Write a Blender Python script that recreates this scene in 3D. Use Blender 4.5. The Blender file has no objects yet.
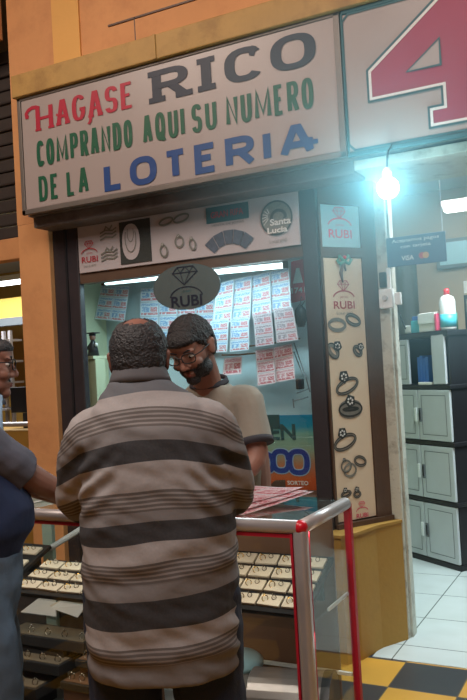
import bpy, bmesh, math, random
from math import sin, cos, pi, radians, atan2, hypot, sqrt
from mathutils import Vector, Matrix, noise
random.seed(7)
SC = bpy.context.scene
COL = SC.collection
V = Vector

# ------------------------------------------------------------------ camera
FPX = 784.3
YAW, PIT, ROL = radians(27.636), radians(1.143), radians(3.203)
F = V((-sin(YAW)*cos(PIT), cos(YAW)*cos(PIT), sin(PIT)))
R0 = V((cos(YAW), sin(YAW), 0)); U0 = R0.cross(F)
RR = R0*cos(ROL) - U0*sin(ROL); UU = U0*cos(ROL) + R0*sin(ROL)
CAM = V((0, 0, 1.5))
def ray(px, py): return F + RR*((px-233.5)/FPX) - UU*((py-350)/FPX)
def oy(px, py, y):
    d = ray(px, py); return CAM + d*(y/d.y)
def opl(px, py, P, n):
    d = ray(px, py); n = V(n); return CAM + d*((V(P)-CAM).dot(n)/d.dot(n))
cd = bpy.data.cameras.new('camera'); cam = bpy.data.objects.new('camera', cd); COL.objects.link(cam)
cam.matrix_world = Matrix.Translation(CAM) @ Matrix((RR, UU, -F)).transposed().to_4x4()
cd.sensor_fit = 'HORIZONTAL'; cd.sensor_width = 36; cd.lens = 36*FPX/467; cd.clip_start = .05
SC.camera = cam

# ------------------------------------------------------------------ materials
def lin(c):
    return tuple((x/12.92 if x <= .04045 else ((x+.055)/1.055)**2.4) for x in c)
def hexc(r, g, b): return (*lin((r/255, g/255, b/255)), 1)
class NT:
    def __init__(s, name):
        s.m = bpy.data.materials.new(name); s.m.use_nodes = True
        s.t = s.m.node_tree; s.t.nodes.clear()
        s.out = s.t.nodes.new('ShaderNodeOutputMaterial')
    def n(s, typ, **kw):
        nd = s.t.nodes.new('ShaderNode'+typ)
        for k, v in kw.items():
            if k.startswith('i_'):
                k2 = k[2:]; k2 = int(k2) if k2.isdigit() else k2.replace('_', ' ')
                if isinstance(v, bpy.types.NodeSocket): s.t.links.new(v, nd.inputs[k2])
                else: nd.inputs[k2].default_value = v
            else: setattr(nd, k, v)
        return nd
    def l(s, a, b): s.t.links.new(a, b)
    def math(s, op, a, b=None, c=None, clamp=False):
        nd = s.t.nodes.new('ShaderNodeMath'); nd.operation = op; nd.use_clamp = clamp
        for i, v in enumerate((a, b, c)):
            if v is None: continue
            if isinstance(v, bpy.types.NodeSocket): s.t.links.new(v, nd.inputs[i])
            else: nd.inputs[i].default_value = v
        return nd.outputs[0]
    def mix(s, fac, a, b, blend='MIX'):
        nd = s.t.nodes.new('ShaderNodeMix'); nd.data_type = 'RGBA'; nd.blend_type = blend
        for sock, v in ((nd.inputs[0], fac), (nd.inputs[6], a), (nd.inputs[7], b)):
            if isinstance(v, bpy.types.NodeSocket): s.t.links.new(v, sock)
            else: sock.default_value = v
        return nd.outputs[2]
    def done(s, sh): s.l(sh, s.out.inputs[0]); return s.m
def plain(name, col, rough=.6, metal=0, var=.12, scale=6, bump=.0, bscale=60, emit=None, es=0, coat=0, dirt=None, dscale=2.5):
    t = NT(name); tc = t.n('TexCoord')
    nz = t.n('TexNoise', i_Scale=scale, i_Detail=5., i_Roughness=.6, i_Vector=tc.outputs['Object'])
    dark = tuple(c*(1-var*1.6) for c in col[:3])+(1,); lite = tuple(min(1, c*(1+var)) for c in col[:3])+(1,)
    c = t.mix(nz.outputs[0], dark, lite)
    if dirt:
        n2 = t.n('TexNoise', i_Scale=dscale, i_Detail=7., i_Roughness=.7, i_Vector=tc.outputs['Object'])
        f = t.n('MapRange', i_0=n2.outputs[0]); f.inputs[1].default_value = .5; f.inputs[2].default_value = .68
        f.inputs[4].default_value = dirt[1]
        c = t.mix(f.outputs[0], c, dirt[0])
    b = t.n('BsdfPrincipled', i_Roughness=rough, i_Metallic=metal); t.l(c, b.inputs['Base Color'])
    if coat: b.inputs['Coat Weight'].default_value = coat
    if bump:
        n3 = t.n('TexNoise', i_Scale=bscale, i_Detail=3., i_Vector=tc.outputs['Object'])
        bp = t.n('Bump', i_Strength=bump, i_Distance=.01, i_Height=n3.outputs[0]); t.l(bp.outputs[0], b.inputs['Normal'])
    if emit:
        b.inputs['Emission Color'].default_value = emit; b.inputs['Emission Strength'].default_value = es
    return t.done(b.outputs[0])
def glassmat(name, tint, refl=1.0, rough=.02, ior=1.5):
    t = NT(name)
    g = t.n('NewGeometry'); dp = t.n('VectorMath', operation='DOT_PRODUCT'); t.l(g.outputs['Incoming'], dp.inputs[0]); t.l(g.outputs['Normal'], dp.inputs[1])
    fs = t.math('ADD', .04, t.math('MULTIPLY', .96, t.math('POWER', t.math('SUBTRACT', 1., t.math('ABSOLUTE', dp.outputs['Value']), clamp=True), 5.)))
    tr = t.n('BsdfTransparent', i_Color=tint); gl = t.n('BsdfGlossy', i_Roughness=rough, i_Color=(.95, 1, .98, 1))
    mx = t.n('MixShader'); t.l(t.math('MULTIPLY', fs, refl, clamp=True), mx.inputs[0]); t.l(tr.outputs[0], mx.inputs[1]); t.l(gl.outputs[0], mx.inputs[2])
    return t.done(mx.outputs[0])
def emissive(name, col, s):
    t = NT(name); e = t.n('Emission', i_Color=col, i_Strength=s); return t.done(e.outputs[0])
M = {}
M['orange'] = plain('orange_wall_paint', hexc(210, 150, 98), .75, var=.12, scale=2.2, bump=.15, bscale=25, dirt=(hexc(176, 118, 78), .45), dscale=3)
M['orange2'] = plain('light_orange_paint', hexc(222, 168, 94), .75, var=.08, scale=3, bump=.1)
M['goldtrim'] = plain('ochre_painted_board', hexc(172, 134, 72), .6, var=.15, scale=8, bump=.1, dirt=(hexc(120, 84, 40), .5), dscale=6)
M['ochre'] = plain('ochre_wall_paint', hexc(172, 132, 58), .7, var=.12, scale=3, bump=.15, bscale=30, dirt=(hexc(140, 104, 44), .5), dscale=3)
M['signface'] = plain('sign_acrylic', hexc(160, 147, 143), .35, var=.06, scale=2, dirt=(hexc(144, 130, 126), .4), dscale=2)
M['signframe'] = plain('sign_metal_frame', hexc(120, 112, 106), .5, metal=.5, var=.2)
M['crimson'] = plain('crimson_sign_paint', hexc(164, 24, 50), .5, var=.08)
M['four'] = plain('magenta_sign_paint', hexc(150, 30, 72), .5, var=.06)
M['navyp'] = plain('dark_navy_sign_paint', hexc(26, 34, 52), .5, var=.1)
M['green'] = plain('green_sign_paint', hexc(14, 82, 56), .5, var=.1)
M['blue'] = plain('blue_sign_paint', hexc(22, 62, 122), .5, var=.1)
M['tealline'] = plain('dark_teal_paint', hexc(34, 84, 92), .5)
M['whitep'] = plain('white_paint', hexc(222, 220, 216), .5, var=.05)
M['darkwood'] = plain('dark_stained_wood', hexc(52, 46, 50), .45, var=.25, scale=9, bump=.08)
M['brownwood'] = plain('brown_stained_wood', hexc(92, 70, 56), .5, var=.25, scale=7, bump=.08)
M['midwood'] = plain('brown_board', hexc(112, 78, 56), .55, var=.2, scale=5, bump=.05)
M['lintel'] = plain('worn_grey_beam', hexc(112, 104, 104), .7, var=.3, scale=7, bump=.2, dirt=(hexc(62, 54, 52), .7), dscale=4)
M['framewhite'] = plain('chipped_white_paint', hexc(196, 198, 186), .6, var=.08, scale=4, bump=.2, dirt=(hexc(120, 112, 98), .7), dscale=12)
M['banner'] = plain('printed_banner_vinyl', hexc(182, 172, 174), .5, var=.05)
M['poster'] = plain('beige_poster_vinyl', hexc(222, 202, 176), .55, var=.04)
M['redprint'] = plain('red_print', hexc(176, 52, 60), .6)
M['pinkprint'] = plain('pink_print', hexc(220, 66, 108), .6)
M['greyprint'] = plain('grey_print', hexc(128, 126, 118), .6, var=.3, scale=60)
M['darkprint'] = plain('dark_print', hexc(52, 56, 54), .6, var=.35, scale=90)
M['litepane'] = plain('pale_blue_pane', hexc(166, 206, 216), .25, var=.08)
M['cream'] = plain('cream_wall_paint', hexc(206, 210, 176), .7, var=.08, scale=3)
M['baywall'] = plain('pale_blue_wall_paint', hexc(186, 204, 208), .7, var=.05, scale=2)
M['steel'] = plain('brushed_aluminium', hexc(188, 182, 182), .38, metal=.55, var=.08, scale=14)
M['redseal'] = plain('red_rubber_seal', hexc(182, 24, 48), .5)
M['redcap'] = plain('red_plastic_cap', hexc(200, 20, 40), .3)
M['glass'] = glassmat('clear_glass', (.93, .96, .95, 1), .9)
M['cglass'] = glassmat('greenish_counter_glass', (.95, .965, .955, 1), .5)
M['topglass'] = glassmat('counter_top_glass', (.80, .88, .87, 1), 1.5)
M['black'] = plain('black_velvet', hexc(26, 24, 26), .9, var=.2)
M['blackp'] = plain('black_plastic', hexc(30, 30, 34), .45, var=.2)
M['card'] = plain('cream_card', hexc(220, 204, 182), .6, var=.06, scale=20)
M['silver'] = plain('silver_metal', hexc(160, 150, 136), .25, metal=1)
M['gold'] = plain('gold_metal', hexc(200, 160, 80), .25, metal=1)
M['greycab'] = plain('grey_plastic', hexc(186, 192, 196), .45, var=.06)
M['greyline'] = plain('darker_grey_plastic', hexc(104, 110, 114), .5)
M['white'] = plain('white_plastic', hexc(226, 230, 230), .4, var=.04)
M['cyan'] = plain('cyan_label', hexc(72, 190, 212), .4)
M['bluep'] = plain('blue_cover', hexc(40, 96, 176), .5, var=.2, scale=25)
M['cardblue'] = plain('slate_blue_card', hexc(64, 92, 134), .4, var=.05)
M['tanwall'] = plain('tan_wall_paint', hexc(170, 152, 128), .7, var=.06, scale=2)
M['ceil'] = plain('ceiling_paint', hexc(186, 196, 200), .8, var=.06, scale=1.5)
M['paper'] = plain('white_paper', hexc(232, 230, 226), .7, var=.03)
M['yellow'] = plain('yellow_panel', hexc(238, 196, 78), .5, var=.06, emit=hexc(238, 196, 78), es=.0)
M['shutter'] = plain('dark_shutter_steel', hexc(78, 70, 66), .55, metal=.4, var=.3, scale=5, dirt=(hexc(48, 40, 36), .6))
M['skin'] = plain('skin', hexc(150, 106, 90), .55, var=.1, scale=14, bump=.05, bscale=120)
M['skin2'] = plain('darker_skin', hexc(126, 84, 72), .55, var=.12, scale=14, bump=.05, bscale=120)
M['hair'] = plain('dark_hair', hexc(34, 30, 32), .55, var=.35, scale=70, bump=.8, bscale=160)
M['hair2'] = plain('greying_hair', hexc(44, 43, 47), .55, var=.4, scale=60, bump=.8, bscale=150)
M['lip'] = plain('lip', hexc(140, 70, 66), .5)
M['eye'] = plain('dark_eye', hexc(20, 16, 16), .2)
M['denim'] = plain('dark_denim', hexc(26, 38, 62), .85, var=.25, scale=18, bump=.2, bscale=200)
M['denim2'] = plain('faded_denim', hexc(88, 106, 126), .85, var=.22, scale=9, bump=.2, bscale=200)
M['shoe'] = plain('black_shoe_leather', hexc(30, 26, 26), .4)
M['beige'] = plain('beige_tshirt_cotton', hexc(154, 146, 134), .85, var=.1, scale=7, bump=.15, bscale=40)
M['ringer'] = plain('dark_ribbed_trim', hexc(60, 58, 64), .85)
M['greyshirt'] = plain('grey_polo_cotton', hexc(92, 94, 108), .85, var=.15, scale=10, bump=.15, bscale=60)
M['navyshirt'] = plain('navy_shirt_cotton', hexc(30, 44, 78), .85, var=.2, scale=5, bump=.15, bscale=40)
M['paleblue'] = plain('pale_blue_cloth', hexc(150, 178, 204), .8)
M['collar'] = plain('charcoal_collar', hexc(88, 86, 90), .85, var=.12, scale=20)
M['tube'] = emissive('fluorescent_tube', (.72, .95, 1, 1), 4)
M['tube2'] = emissive('neighbour_tube', (.95, 1, 1, 1), 6)
M['bulb'] = emissive('led_bulb', (.62, .95, 1, 1), 40)

def tiles_mat(name, ox, oy_, T, c1, c2, grout, gw, rough, checker):
    t = NT(name); g = t.n('NewGeometry'); sp = t.n('SeparateXYZ'); t.l(g.outputs['Position'], sp.inputs[0])
    u = t.math('DIVIDE', t.math('SUBTRACT', sp.outputs[0], ox), T); v = t.math('DIVIDE', t.math('SUBTRACT', sp.outputs[1], oy_), T)
    fu = t.math('FRACT', u); fv = t.math('FRACT', v)
    du = t.math('MINIMUM', fu, t.math('SUBTRACT', 1., fu)); dv = t.math('MINIMUM', fv, t.math('SUBTRACT', 1., fv))
    gr = t.math('LESS_THAN', t.math('MINIMUM', du, dv), gw/T/2)
    nz = t.n('TexNoise', i_Scale=5., i_Detail=6., i_Vector=g.outputs['Position'])
    if checker:
        par = t.math('MODULO', t.math('ADD', t.math('ABSOLUTE', t.math('ADD', t.math('FLOOR', u), t.math('FLOOR', v))), .01), 2.)
        c = t.mix(t.math('GREATER_THAN', par, .5), c1, c2)
    else: c = t.mix(nz.outputs[0], c1, c2)
    c = t.mix(t.math('MULTIPLY', nz.outputs[0], .35), c, (.05, .05, .05, 1))
    c = t.mix(gr, c, grout)
    b = t.n('BsdfPrincipled', i_Roughness=rough); t.l(c, b.inputs['Base Color'])
    bp = t.n('Bump', i_Strength=.3, i_Distance=.004, i_Height=t.math('SUBTRACT', 1., gr)); t.l(bp.outputs[0], b.inputs['Normal'])
    return t.done(b.outputs[0])
M['checker'] = tiles_mat('yellow_black_tiles', -1.125, 3.788, .311, hexc(222, 164, 62), hexc(52, 54, 58), hexc(96, 84, 64), .006, .35, True)
M['wtile'] = tiles_mat('white_floor_tiles', -1.2, 4.005, .45, hexc(206, 216, 216), hexc(224, 232, 230), hexc(110, 116, 114), .007, .2, False)

def ticket_mat(name, base, ink1, ink2, dark=0.):
    t = NT(name); uv = t.n('UVMap'); sp = t.n('SeparateXYZ'); t.l(uv.outputs[0], sp.inputs[0])
    fu = t.math('FRACT', sp.outputs[0]); fv = t.math('FRACT', sp.outputs[1])
    mp = t.n('Mapping'); t.l(uv.outputs[0], mp.inputs[0]); mp.inputs['Scale'].default_value = (9, 7, 1)
    n1 = t.n('TexNoise', i_Scale=1., i_Detail=2., i_Vector=mp.outputs[0])
    mp2 = t.n('Mapping'); t.l(uv.outputs[0], mp2.inputs[0]); mp2.inputs['Scale'].default_value = (22, 12, 1)
    n2 = t.n('TexNoise', i_Scale=1., i_Detail=1., i_Vector=mp2.outputs[0])
    def band(x, a, b): return t.math('MULTIPLY', t.math('GREATER_THAN', x, a), t.math('LESS_THAN', x, b))
    inx = band(fu, .06, .95)
    txt = t.math('MULTIPLY', t.math('MULTIPLY', band(fv, .72, .9), inx), t.math('GREATER_THAN', n2.outputs[0], .46))
    pic = t.math('MULTIPLY', t.math('MULTIPLY', band(fv, .3, .66), band(fu, .1, .5)), t.math('GREATER_THAN', n1.outputs[0], .45))
    num = t.math('MULTIPLY', t.math('MULTIPLY', band(fv, .32, .64), band(fu, .56, .92)), t.math('GREATER_THAN', n2.outputs[0], .42))
    strip = t.math('MULTIPLY', t.math('MULTIPLY', band(fv, .1, .26), inx), t.math('GREATER_THAN', n1.outputs[0], .42))
    edge = t.math('SUBTRACT', 1., t.math('MULTIPLY', band(fu, .02, .98), band(fv, .03, .97)))
    c = t.mix(t.math('MULTIPLY', txt, .75), base, ink1); c = t.mix(t.math('MULTIPLY', pic, .7), c, ink1)
    c = t.mix(t.math('MULTIPLY', num, .8), c, ink2); c = t.mix(t.math('MULTIPLY', strip, .8), c, ink2)
    c = t.mix(t.math('MULTIPLY', edge, .5), c, hexc(120, 130, 140))
    b = t.n('BsdfPrincipled', i_Roughness=.5); t.l(c, b.inputs['Base Color'])
    return t.done(b.outputs[0])
M['tick1'] = ticket_mat('blue_lottery_print', hexc(214, 224, 232), hexc(80, 140, 196), hexc(206, 90, 96))
M['tick2'] = ticket_mat('brown_lottery_print', hexc(196, 186, 190), hexc(110, 86, 100), hexc(176, 62, 76))
M['tick3'] = ticket_mat('pink_lottery_print', hexc(236, 214, 216), hexc(206, 110, 124), hexc(190, 40, 66))

# ------------------------------------------------------------------ object helpers
def tag(o, label=None, cat=None, group=None, kind=None):
    if label: o['label'] = label
    if cat: o['category'] = cat
    if group: o['group'] = group
    if kind: o['kind'] = kind
    return o
MAT = {}
def wmat(o):
    m = o.matrix_basis.copy()
    return (wmat(o.parent) @ m) if o.parent else m
def thing(name, label, cat, loc=(0, 0, 0), rotz=0, group=None):
    o = bpy.data.objects.new(name, None); COL.objects.link(o); o.empty_display_size = .05
    o.location = loc; o.rotation_euler = (0, 0, rotz)
    return tag(o, label, cat, group)
def obj(name, bm, mat, parent=None, local=False, smooth=False, mats=None):
    """bm in world coordinates (or in the parent's own if local)"""
    if isinstance(bm, bmesh.types.BMesh):
        me = bpy.data.meshes.new(name)
        bmesh.ops.recalc_face_normals(bm, faces=bm.faces); bm.to_mesh(me); bm.free()
    else: me = bm
    o = bpy.data.objects.new(name, me); COL.objects.link(o)
    if parent is not None:
        o.parent = parent
        if not local: me.transform(wmat(parent).inverted())
    elif not local:
        xs = [v.co for v in me.vertices]
        c = V(((min(v.x for v in xs)+max(v.x for v in xs))/2, (min(v.y for v in xs)+max(v.y for v in xs))/2, min(v.z for v in xs)))
        me.transform(Matrix.Translation(-c)); o.location = c
    for m in (mats or [mat]): me.materials.append(M[m] if isinstance(m, str) else m)
    if smooth:
        for p in me.polygons: p.use_smooth = True
    return o
def struct(name, bm, mat, smooth=False):
    return tag(obj(name, bm, mat, smooth=smooth), kind='structure')
def B(): return bmesh.new()
def box(bm, a, b, bev=0, mtx=None, seg=2):
    a = V(a); b = V(b)
    vs = bmesh.ops.create_cube(bm, size=1)['verts']
    for v in vs: v.co = V(((a.x+b.x)/2+v.co.x*(b.x-a.x), (a.y+b.y)/2+v.co.y*(b.y-a.y), (a.z+b.z)/2+v.co.z*(b.z-a.z)))
    if bev:
        es = list({e for v in vs for e in v.link_edges})
        r = bmesh.ops.bevel(bm, geom=es, offset=bev, segments=seg, affect='EDGES', profile=.5)
        vs = list({v for f in r['faces'] for v in f.verts} | {v for v in vs if v.is_valid})
    if mtx is not None:
        for v in vs: v.co = mtx @ v.co
    return bm
def tube(bm, pts, r, seg=10, cap=True, flat=1.0):
    pts = [V(p) for p in pts]; n = len(pts)
    rs = r if isinstance(r, (list, tuple)) else [r]*n
    rings = []
    up = None
    for i, p in enumerate(pts):
        d = (pts[min(i+1, n-1)]-pts[max(i-1, 0)]).normalized()
        if up is None:
            up = V((0, 0, 1)) if abs(d.z) < .9 else V((0, 1, 0))
        s = d.cross(up).normalized(); up = s.cross(d).normalized()
        rings.append([bm.verts.new(p+s*cos(2*pi*k/seg)*rs[i]+up*sin(2*pi*k/seg)*rs[i]*flat) for k in range(seg)])
    for a, b in zip(rings, rings[1:]):
        for k in range(seg): bm.faces.new((a[k], a[(k+1) % seg], b[(k+1) % seg], b[k]))
    if cap:
        bm.faces.new(rings[0][::-1]); bm.faces.new(rings[-1])
    return bm
def prism(bm, foot, z0, z1):
    lo = [bm.verts.new((x, y, z0)) for x, y in foot]; hi = [bm.verts.new((x, y, z1)) for x, y in foot]
    n = len(foot); bm.faces.new(lo[::-1]); bm.faces.new(hi)
    for i in range(n): bm.faces.new((lo[i], lo[(i+1) % n], hi[(i+1) % n], hi[i]))
    return bm
def extr(bm, pts, nrm, th):
    """polygon (3-D points, coplanar) extruded by th along nrm"""
    nrm = V(nrm)
    lo = [bm.verts.new(V(p)) for p in pts]; hi = [bm.verts.new(V(p)+nrm*th) for p in pts]; n = len(pts)
    bm.faces.new(lo[::-1]); bm.faces.new(hi)
    for i in range(n): bm.faces.new((lo[i], lo[(i+1) % n], hi[(i+1) % n], hi[i]))
    return bm
def lathe(bm, prof, c, seg=24, axis='Z'):
    c = V(c); rings = []
    for r, h in prof:
        ring = []
        for k in range(seg):
            a = 2*pi*k/seg
            p = V((r*cos(a), r*sin(a), h)) if axis == 'Z' else V((r*cos(a), h, r*sin(a)))
            ring.append(bm.verts.new(c+p))
        rings.append(ring)
    for a, b in zip(rings, rings[1:]):
        for k in range(seg): bm.faces.new((a[k], a[(k+1) % seg], b[(k+1) % seg], b[k]))
    bm.faces.new(rings[0][::-1]); bm.faces.new(rings[-1])
    return bm
def ball(bm, c, r, M3=None, sub=3):
    """ellipsoid"""
    r = (r, r, r) if isinstance(r, (int, float)) else r
    vs = bmesh.ops.create_icosphere(bm, subdivisions=sub, radius=1)['verts']
    for v in vs:
        p = V((v.co.x*r[0], v.co.y*r[1], v.co.z*r[2]))
        if M3 is not None: p = M3 @ p
        v.co = V(c)+p
    return bm

# ------------------------------------------------------------------ lettering
def se(cx, cy, rx, ry, a0, a1, n=18, e=2.6):
    out = []
    for i in range(n+1):
        a = radians(a0+(a1-a0)*i/n); c, s = cos(a), sin(a)
        out.append((cx+rx*math.copysign(abs(c)**(2/e), c), cy+ry*math.copysign(abs(s)**(2/e), s)))
    return out
GL = {
 'A': [[(0, 0), (.42, 1), (.58, 1), (1, 0)], [(.16, .32), (.84, .32)]],
 'C': [se(.5, .5, .5, .5, 38, 322)],
 'D': [[(0, 0), (0, 1), (.45, 1)]+se(.45, .5, .55, .5, 88, -88)+[(.45, 0), (0, 0)]],
 'E': [[(1, 1), (0, 1), (0, 0), (1, 0)], [(0, .52), (.8, .52)]],
 'G': [se(.5, .5, .5, .5, 38, 350)+[(1, .42), (.6, .42)]],
 'H': [[(0, 0), (0, 1)], [(1, 0), (1, 1)], [(0, .5), (1, .5)]],
 'I': [[(.5, 0), (.5, 1)]],
 'L': [[(0, 1), (0, 0), (1, 0)]],
 'M': [[(0, 0), (.02, 1), (.5, .15), (.98, 1), (1, 0)]],
 'N': [[(0, 0), (0, 1), (1, 0), (1, 1)]],
 'O': [se(.5, .5, .5, .5, 0, 360, 28)],
 'P': [[(0, 0), (0, 1), (.5, 1)]+se(.5, .74, .5, .26, 88, -88)+[(.5, .48), (0, .48)]],
 'Q': [se(.5, .5, .5, .5, 0, 360, 28), [(.55, .28), (1.08, -.1)]],
 'R': [[(0, 0), (0, 1), (.5, 1)]+se(.5, .75, .48, .25, 88, -88)+[(.5, .5), (0, .5)], [(.5, .5), (1.02, -.02)]],
 'S': [se(.5, .75, .5, .25, 15, 270, 14)+se(.5, .25, .5, .25, 88, -165, 14)],
 'T': [[(0, 1), (1, 1)], [(.5, 1), (.5, 0)]],
 'U': [[(0, 1), (0, .4)]+se(.5, .36, .5, .36, 180, 360)+[(1, .4), (1, 1)]],
 '0': [se(.5, .5, .5, .5, 0, 360, 28)],
}
NK = [0]
def nib(bm, pts, wx, wy, P, closed=False):
    """thick stroke of a broad nib (wx wide on uprights, wy on horizontals); P maps 2-D to 3-D"""
    q = [V((x/wx, y/wy)) for x, y in pts]
    cl = closed or (q[0]-q[-1]).length < 1e-4
    if cl and (q[0]-q[-1]).length < 1e-4: q = q[:-1]
    o = []
    for p in q:
        if not o or (p-o[-1]).length > 1e-4: o.append(p)
    q = o; n = len(q); L, Rr = [], []
    for i in range(n):
        a = q[(i-1) % n] if (cl or i) else None; b = q[(i+1) % n] if (cl or i < n-1) else None
        d1 = (q[i]-a).normalized() if a is not None else None; d2 = (b-q[i]).normalized() if b is not None else None
        d1 = d1 or d2; d2 = d2 or d1
        n1 = V((-d1.y, d1.x)); n2 = V((-d2.y, d2.x)); m = n1+n2
        if m.length < .15: m = n1
        m.normalize(); k = .5/max(.70, m.dot(n1))
        L.append(q[i]+m*k); Rr.append(q[i]-m*k)
    NK[0] = (NK[0]+1) % 7; o0 = P(0, 0); off = (P(1, 0)-o0).cross(P(0, 1)-o0).normalized()*(.00022*NK[0])
    un = off/(.00022*NK[0]) if NK[0] else (P(1, 0)-o0).cross(P(0, 1)-o0).normalized()
    T = lambda p, i: bm.verts.new(P(p.x*wx, p.y*wy)+off+un*(.00003*i))
    Lv = [T(p, i) for i, p in enumerate(L)]; Rv = [T(p, i) for i, p in enumerate(Rr)]
    for i in range(n if cl else n-1):
        j = (i+1) % n
        bm.faces.new((Lv[i], Lv[j], Rv[j], Rv[i]))
def word(bm, text, x0, x1, z0, z1, wx, wy, P, gap=.3, widths=None, slab=0, shear=0):
    """letters fill x0..x1, z0..z1; widths: relative letter widths"""
    W = dict(I=.25, M=1.5, N=1.15, L=.85, E=.9, T=.95, S=.9)
    if widths: W.update(widths)
    ws = [W.get(c, 1) if c != ' ' else .45 for c in text]
    tot = sum(ws)+gap*(len(text)-1); k = (x1-x0)/tot; x = x0
    for c, w in zip(text, ws):
        if c != ' ':
            cw = w*k; bx0, bx1 = x+wx/2, x+cw-wx/2
            if c == 'I': bx0 = bx1 = x+cw/2
            bz0, bz1 = z0+wy/2, z1-wy/2
            mp = lambda p: (bx0+(bx1-bx0)*p[0], bz0+(bz1-bz0)*p[1])
            for s in GL[c]:
                s2 = [mp(p) for p in s]
                if c in 'HITLNPRDMBEU':
                    s2 = [(a, (z0 if abs(b-bz0) < 1e-6 and s in ([(0, 0), (0, 1)],) else b)) for a, b in s2]
                nib(bm, s2, wx, wy, P)
            if slab:
                ends = {'R': [(0, 0), (0, 1), (1, 0)], 'I': [(.5, 0), (.5, 1)], 'A': [(0, 0), (1, 0)], 'H': [(0, 0), (0, 1), (1, 0), (1, 1)], 'T': [(.5, 0)], 'L': [(0, 1)]}.get(c, [])
                for e in ends:
                    q = mp(e); nib(bm, [(q[0]-slab, q[1]), (q[0]+slab, q[1])], wx, wy, P)
        x += (w+gap)*k
def planeP(O, u, v):
    O, u, v = V(O), V(u), V(v); return lambda a, b: O+u*a+v*b
def textbm(txt, h, width, O, u, v, bold=0, align='C'):
    """text in the built-in font, O = centre (or left) of its baseline box"""
    cu = bpy.data.curves.new('t', 'FONT'); cu.body = txt; cu.size = 1; cu.offset = bold; cu.resolution_u = 3
    o = bpy.data.objects.new('t', cu); COL.objects.link(o)
    bpy.context.view_layer.update()
    me = bpy.data.meshes.new_from_object(o.evaluated_get(bpy.context.evaluated_depsgraph_get()))
    bpy.data.objects.remove(o)
    xs = [a.co.x for a in me.vertices]; ys = [a.co.y for a in me.vertices]
    x0, x1, y0, y1 = min(xs), max(xs), min(ys), max(ys)
    k = width/(x1-x0) if width else h/(y1-y0); ky = h/(y1-y0)
    O, u, v = V(O), V(u), V(v)
    for a in me.vertices:
        X = (a.co.x-x0)*k-(width or (x1-x0)*k)*(.5 if align == 'C' else 0); Y = (a.co.y-y0)*ky
        a.co = O+u*X+v*Y
    bm = B(); bm.from_mesh(me); bpy.data.meshes.remove(me)
    return bm
X, Y, Z = V((1, 0, 0)), V((0, 1, 0)), V((0, 0, 1))

# ================================================================== SETTING
FY = 3.787                      # shop front plane
bm = B(); box(bm, (-8, -3, -.1), (4, 3.80, 0)); struct('floor', bm, 'checker')
bm = B(); prism(bm, [(-1.30, 3.80), (3, 3.80), (3, 8), (-3.3, 8), (-3.3, 4.6), (-1.30, 4.6)], -.1, .004); struct('floor_inside', bm, 'wtile')
bm = B(); prism(bm, [(-8, 3.80), (-3.3, 3.80), (-3.3, 9), (-8, 9)], -.1, .0); struct('floor_beside', bm, 'checker')
# wall above the sign and the pillar on its left, one painted wall
bm = B(); box(bm, (-3.43, 3.73, 2.45), (3, 3.95, 4.6)); struct('wall_front', bm, 'orange')
bm = B(); box(bm, (-3.43, 3.729, -.0), (-3.185, 3.95, 2.45), .006); struct('wall_pillar', bm, 'orange')
bm = B(); box(bm, (-3.063, 3.718, 3.2), (-2.86, 3.731, 4.6)); struct('trim_1', bm, 'orange2')
bm = B(); box(bm, (-2.655, 3.722, 3.512), (-1.9, 3.731, 3.522)); box(bm, (-2.472, 3.722, 3.2), (-2.464, 3.731, 3.52)); struct('trim_2', bm, 'brownwood')
bm = B(); box(bm, (-2.458, 3.712, 3.2), (2.5, 3.731, 3.5)); struct('trim_3', bm, 'orange')
bm = B(); box(bm, (-6.2, 3.66, 3.63), (-3.47, 3.73, 4.5), .005); struct('trim_4', bm, 'orange')
# shopfront frame
bm = B()
box(bm, (-3.187, 3.765, 0), (-2.995, 3.815, 2.45), .008); struct('trim_5', bm, 'darkwood')
bm = B(); box(bm, (-3.09, 3.757, 0.0), (-3.075, 3.767, 2.45)); struct('trim_6', bm, 'blackp')
bm = B(); box(bm, (-1.538, 3.765, 0), (-1.453, 3.90, 2.45), .006); struct('trim_7', bm, 'darkwood')
bm = B(); box(bm, (-3.0, 3.775, 2.045), (-1.53, 3.86, 2.45)); struct('wall_transom', bm, 'brownwood')
bm = B(); box(bm, (-3.185, 3.60, 2.385), (-1.18, 3.78, 2.452), .008)
box(bm, (-3.185, 3.56, 2.448), (3.0, 3.735, 2.52)); struct('trim_8', bm, 'lintel')
bm = B(); box(bm, (-3.0, 3.775, 0), (-1.53, 3.86, .78)); struct('wall_sill', bm, 'ochre')
bm = B(); box(bm, (-3.0, 3.74, .78), (-1.53, 3.88, .81), .005); struct('trim_9', bm, 'brownwood')
# window with its pane
w = struct('window_1', box(B(), (-3.0, 3.79, .805), (-1.53, 3.80, .83)), 'brownwood')
bm = B(); box(bm, (-2.996, 3.797, .83), (-1.537, 3.803, 2.044)); obj('pane', bm, 'glass', w)
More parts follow.
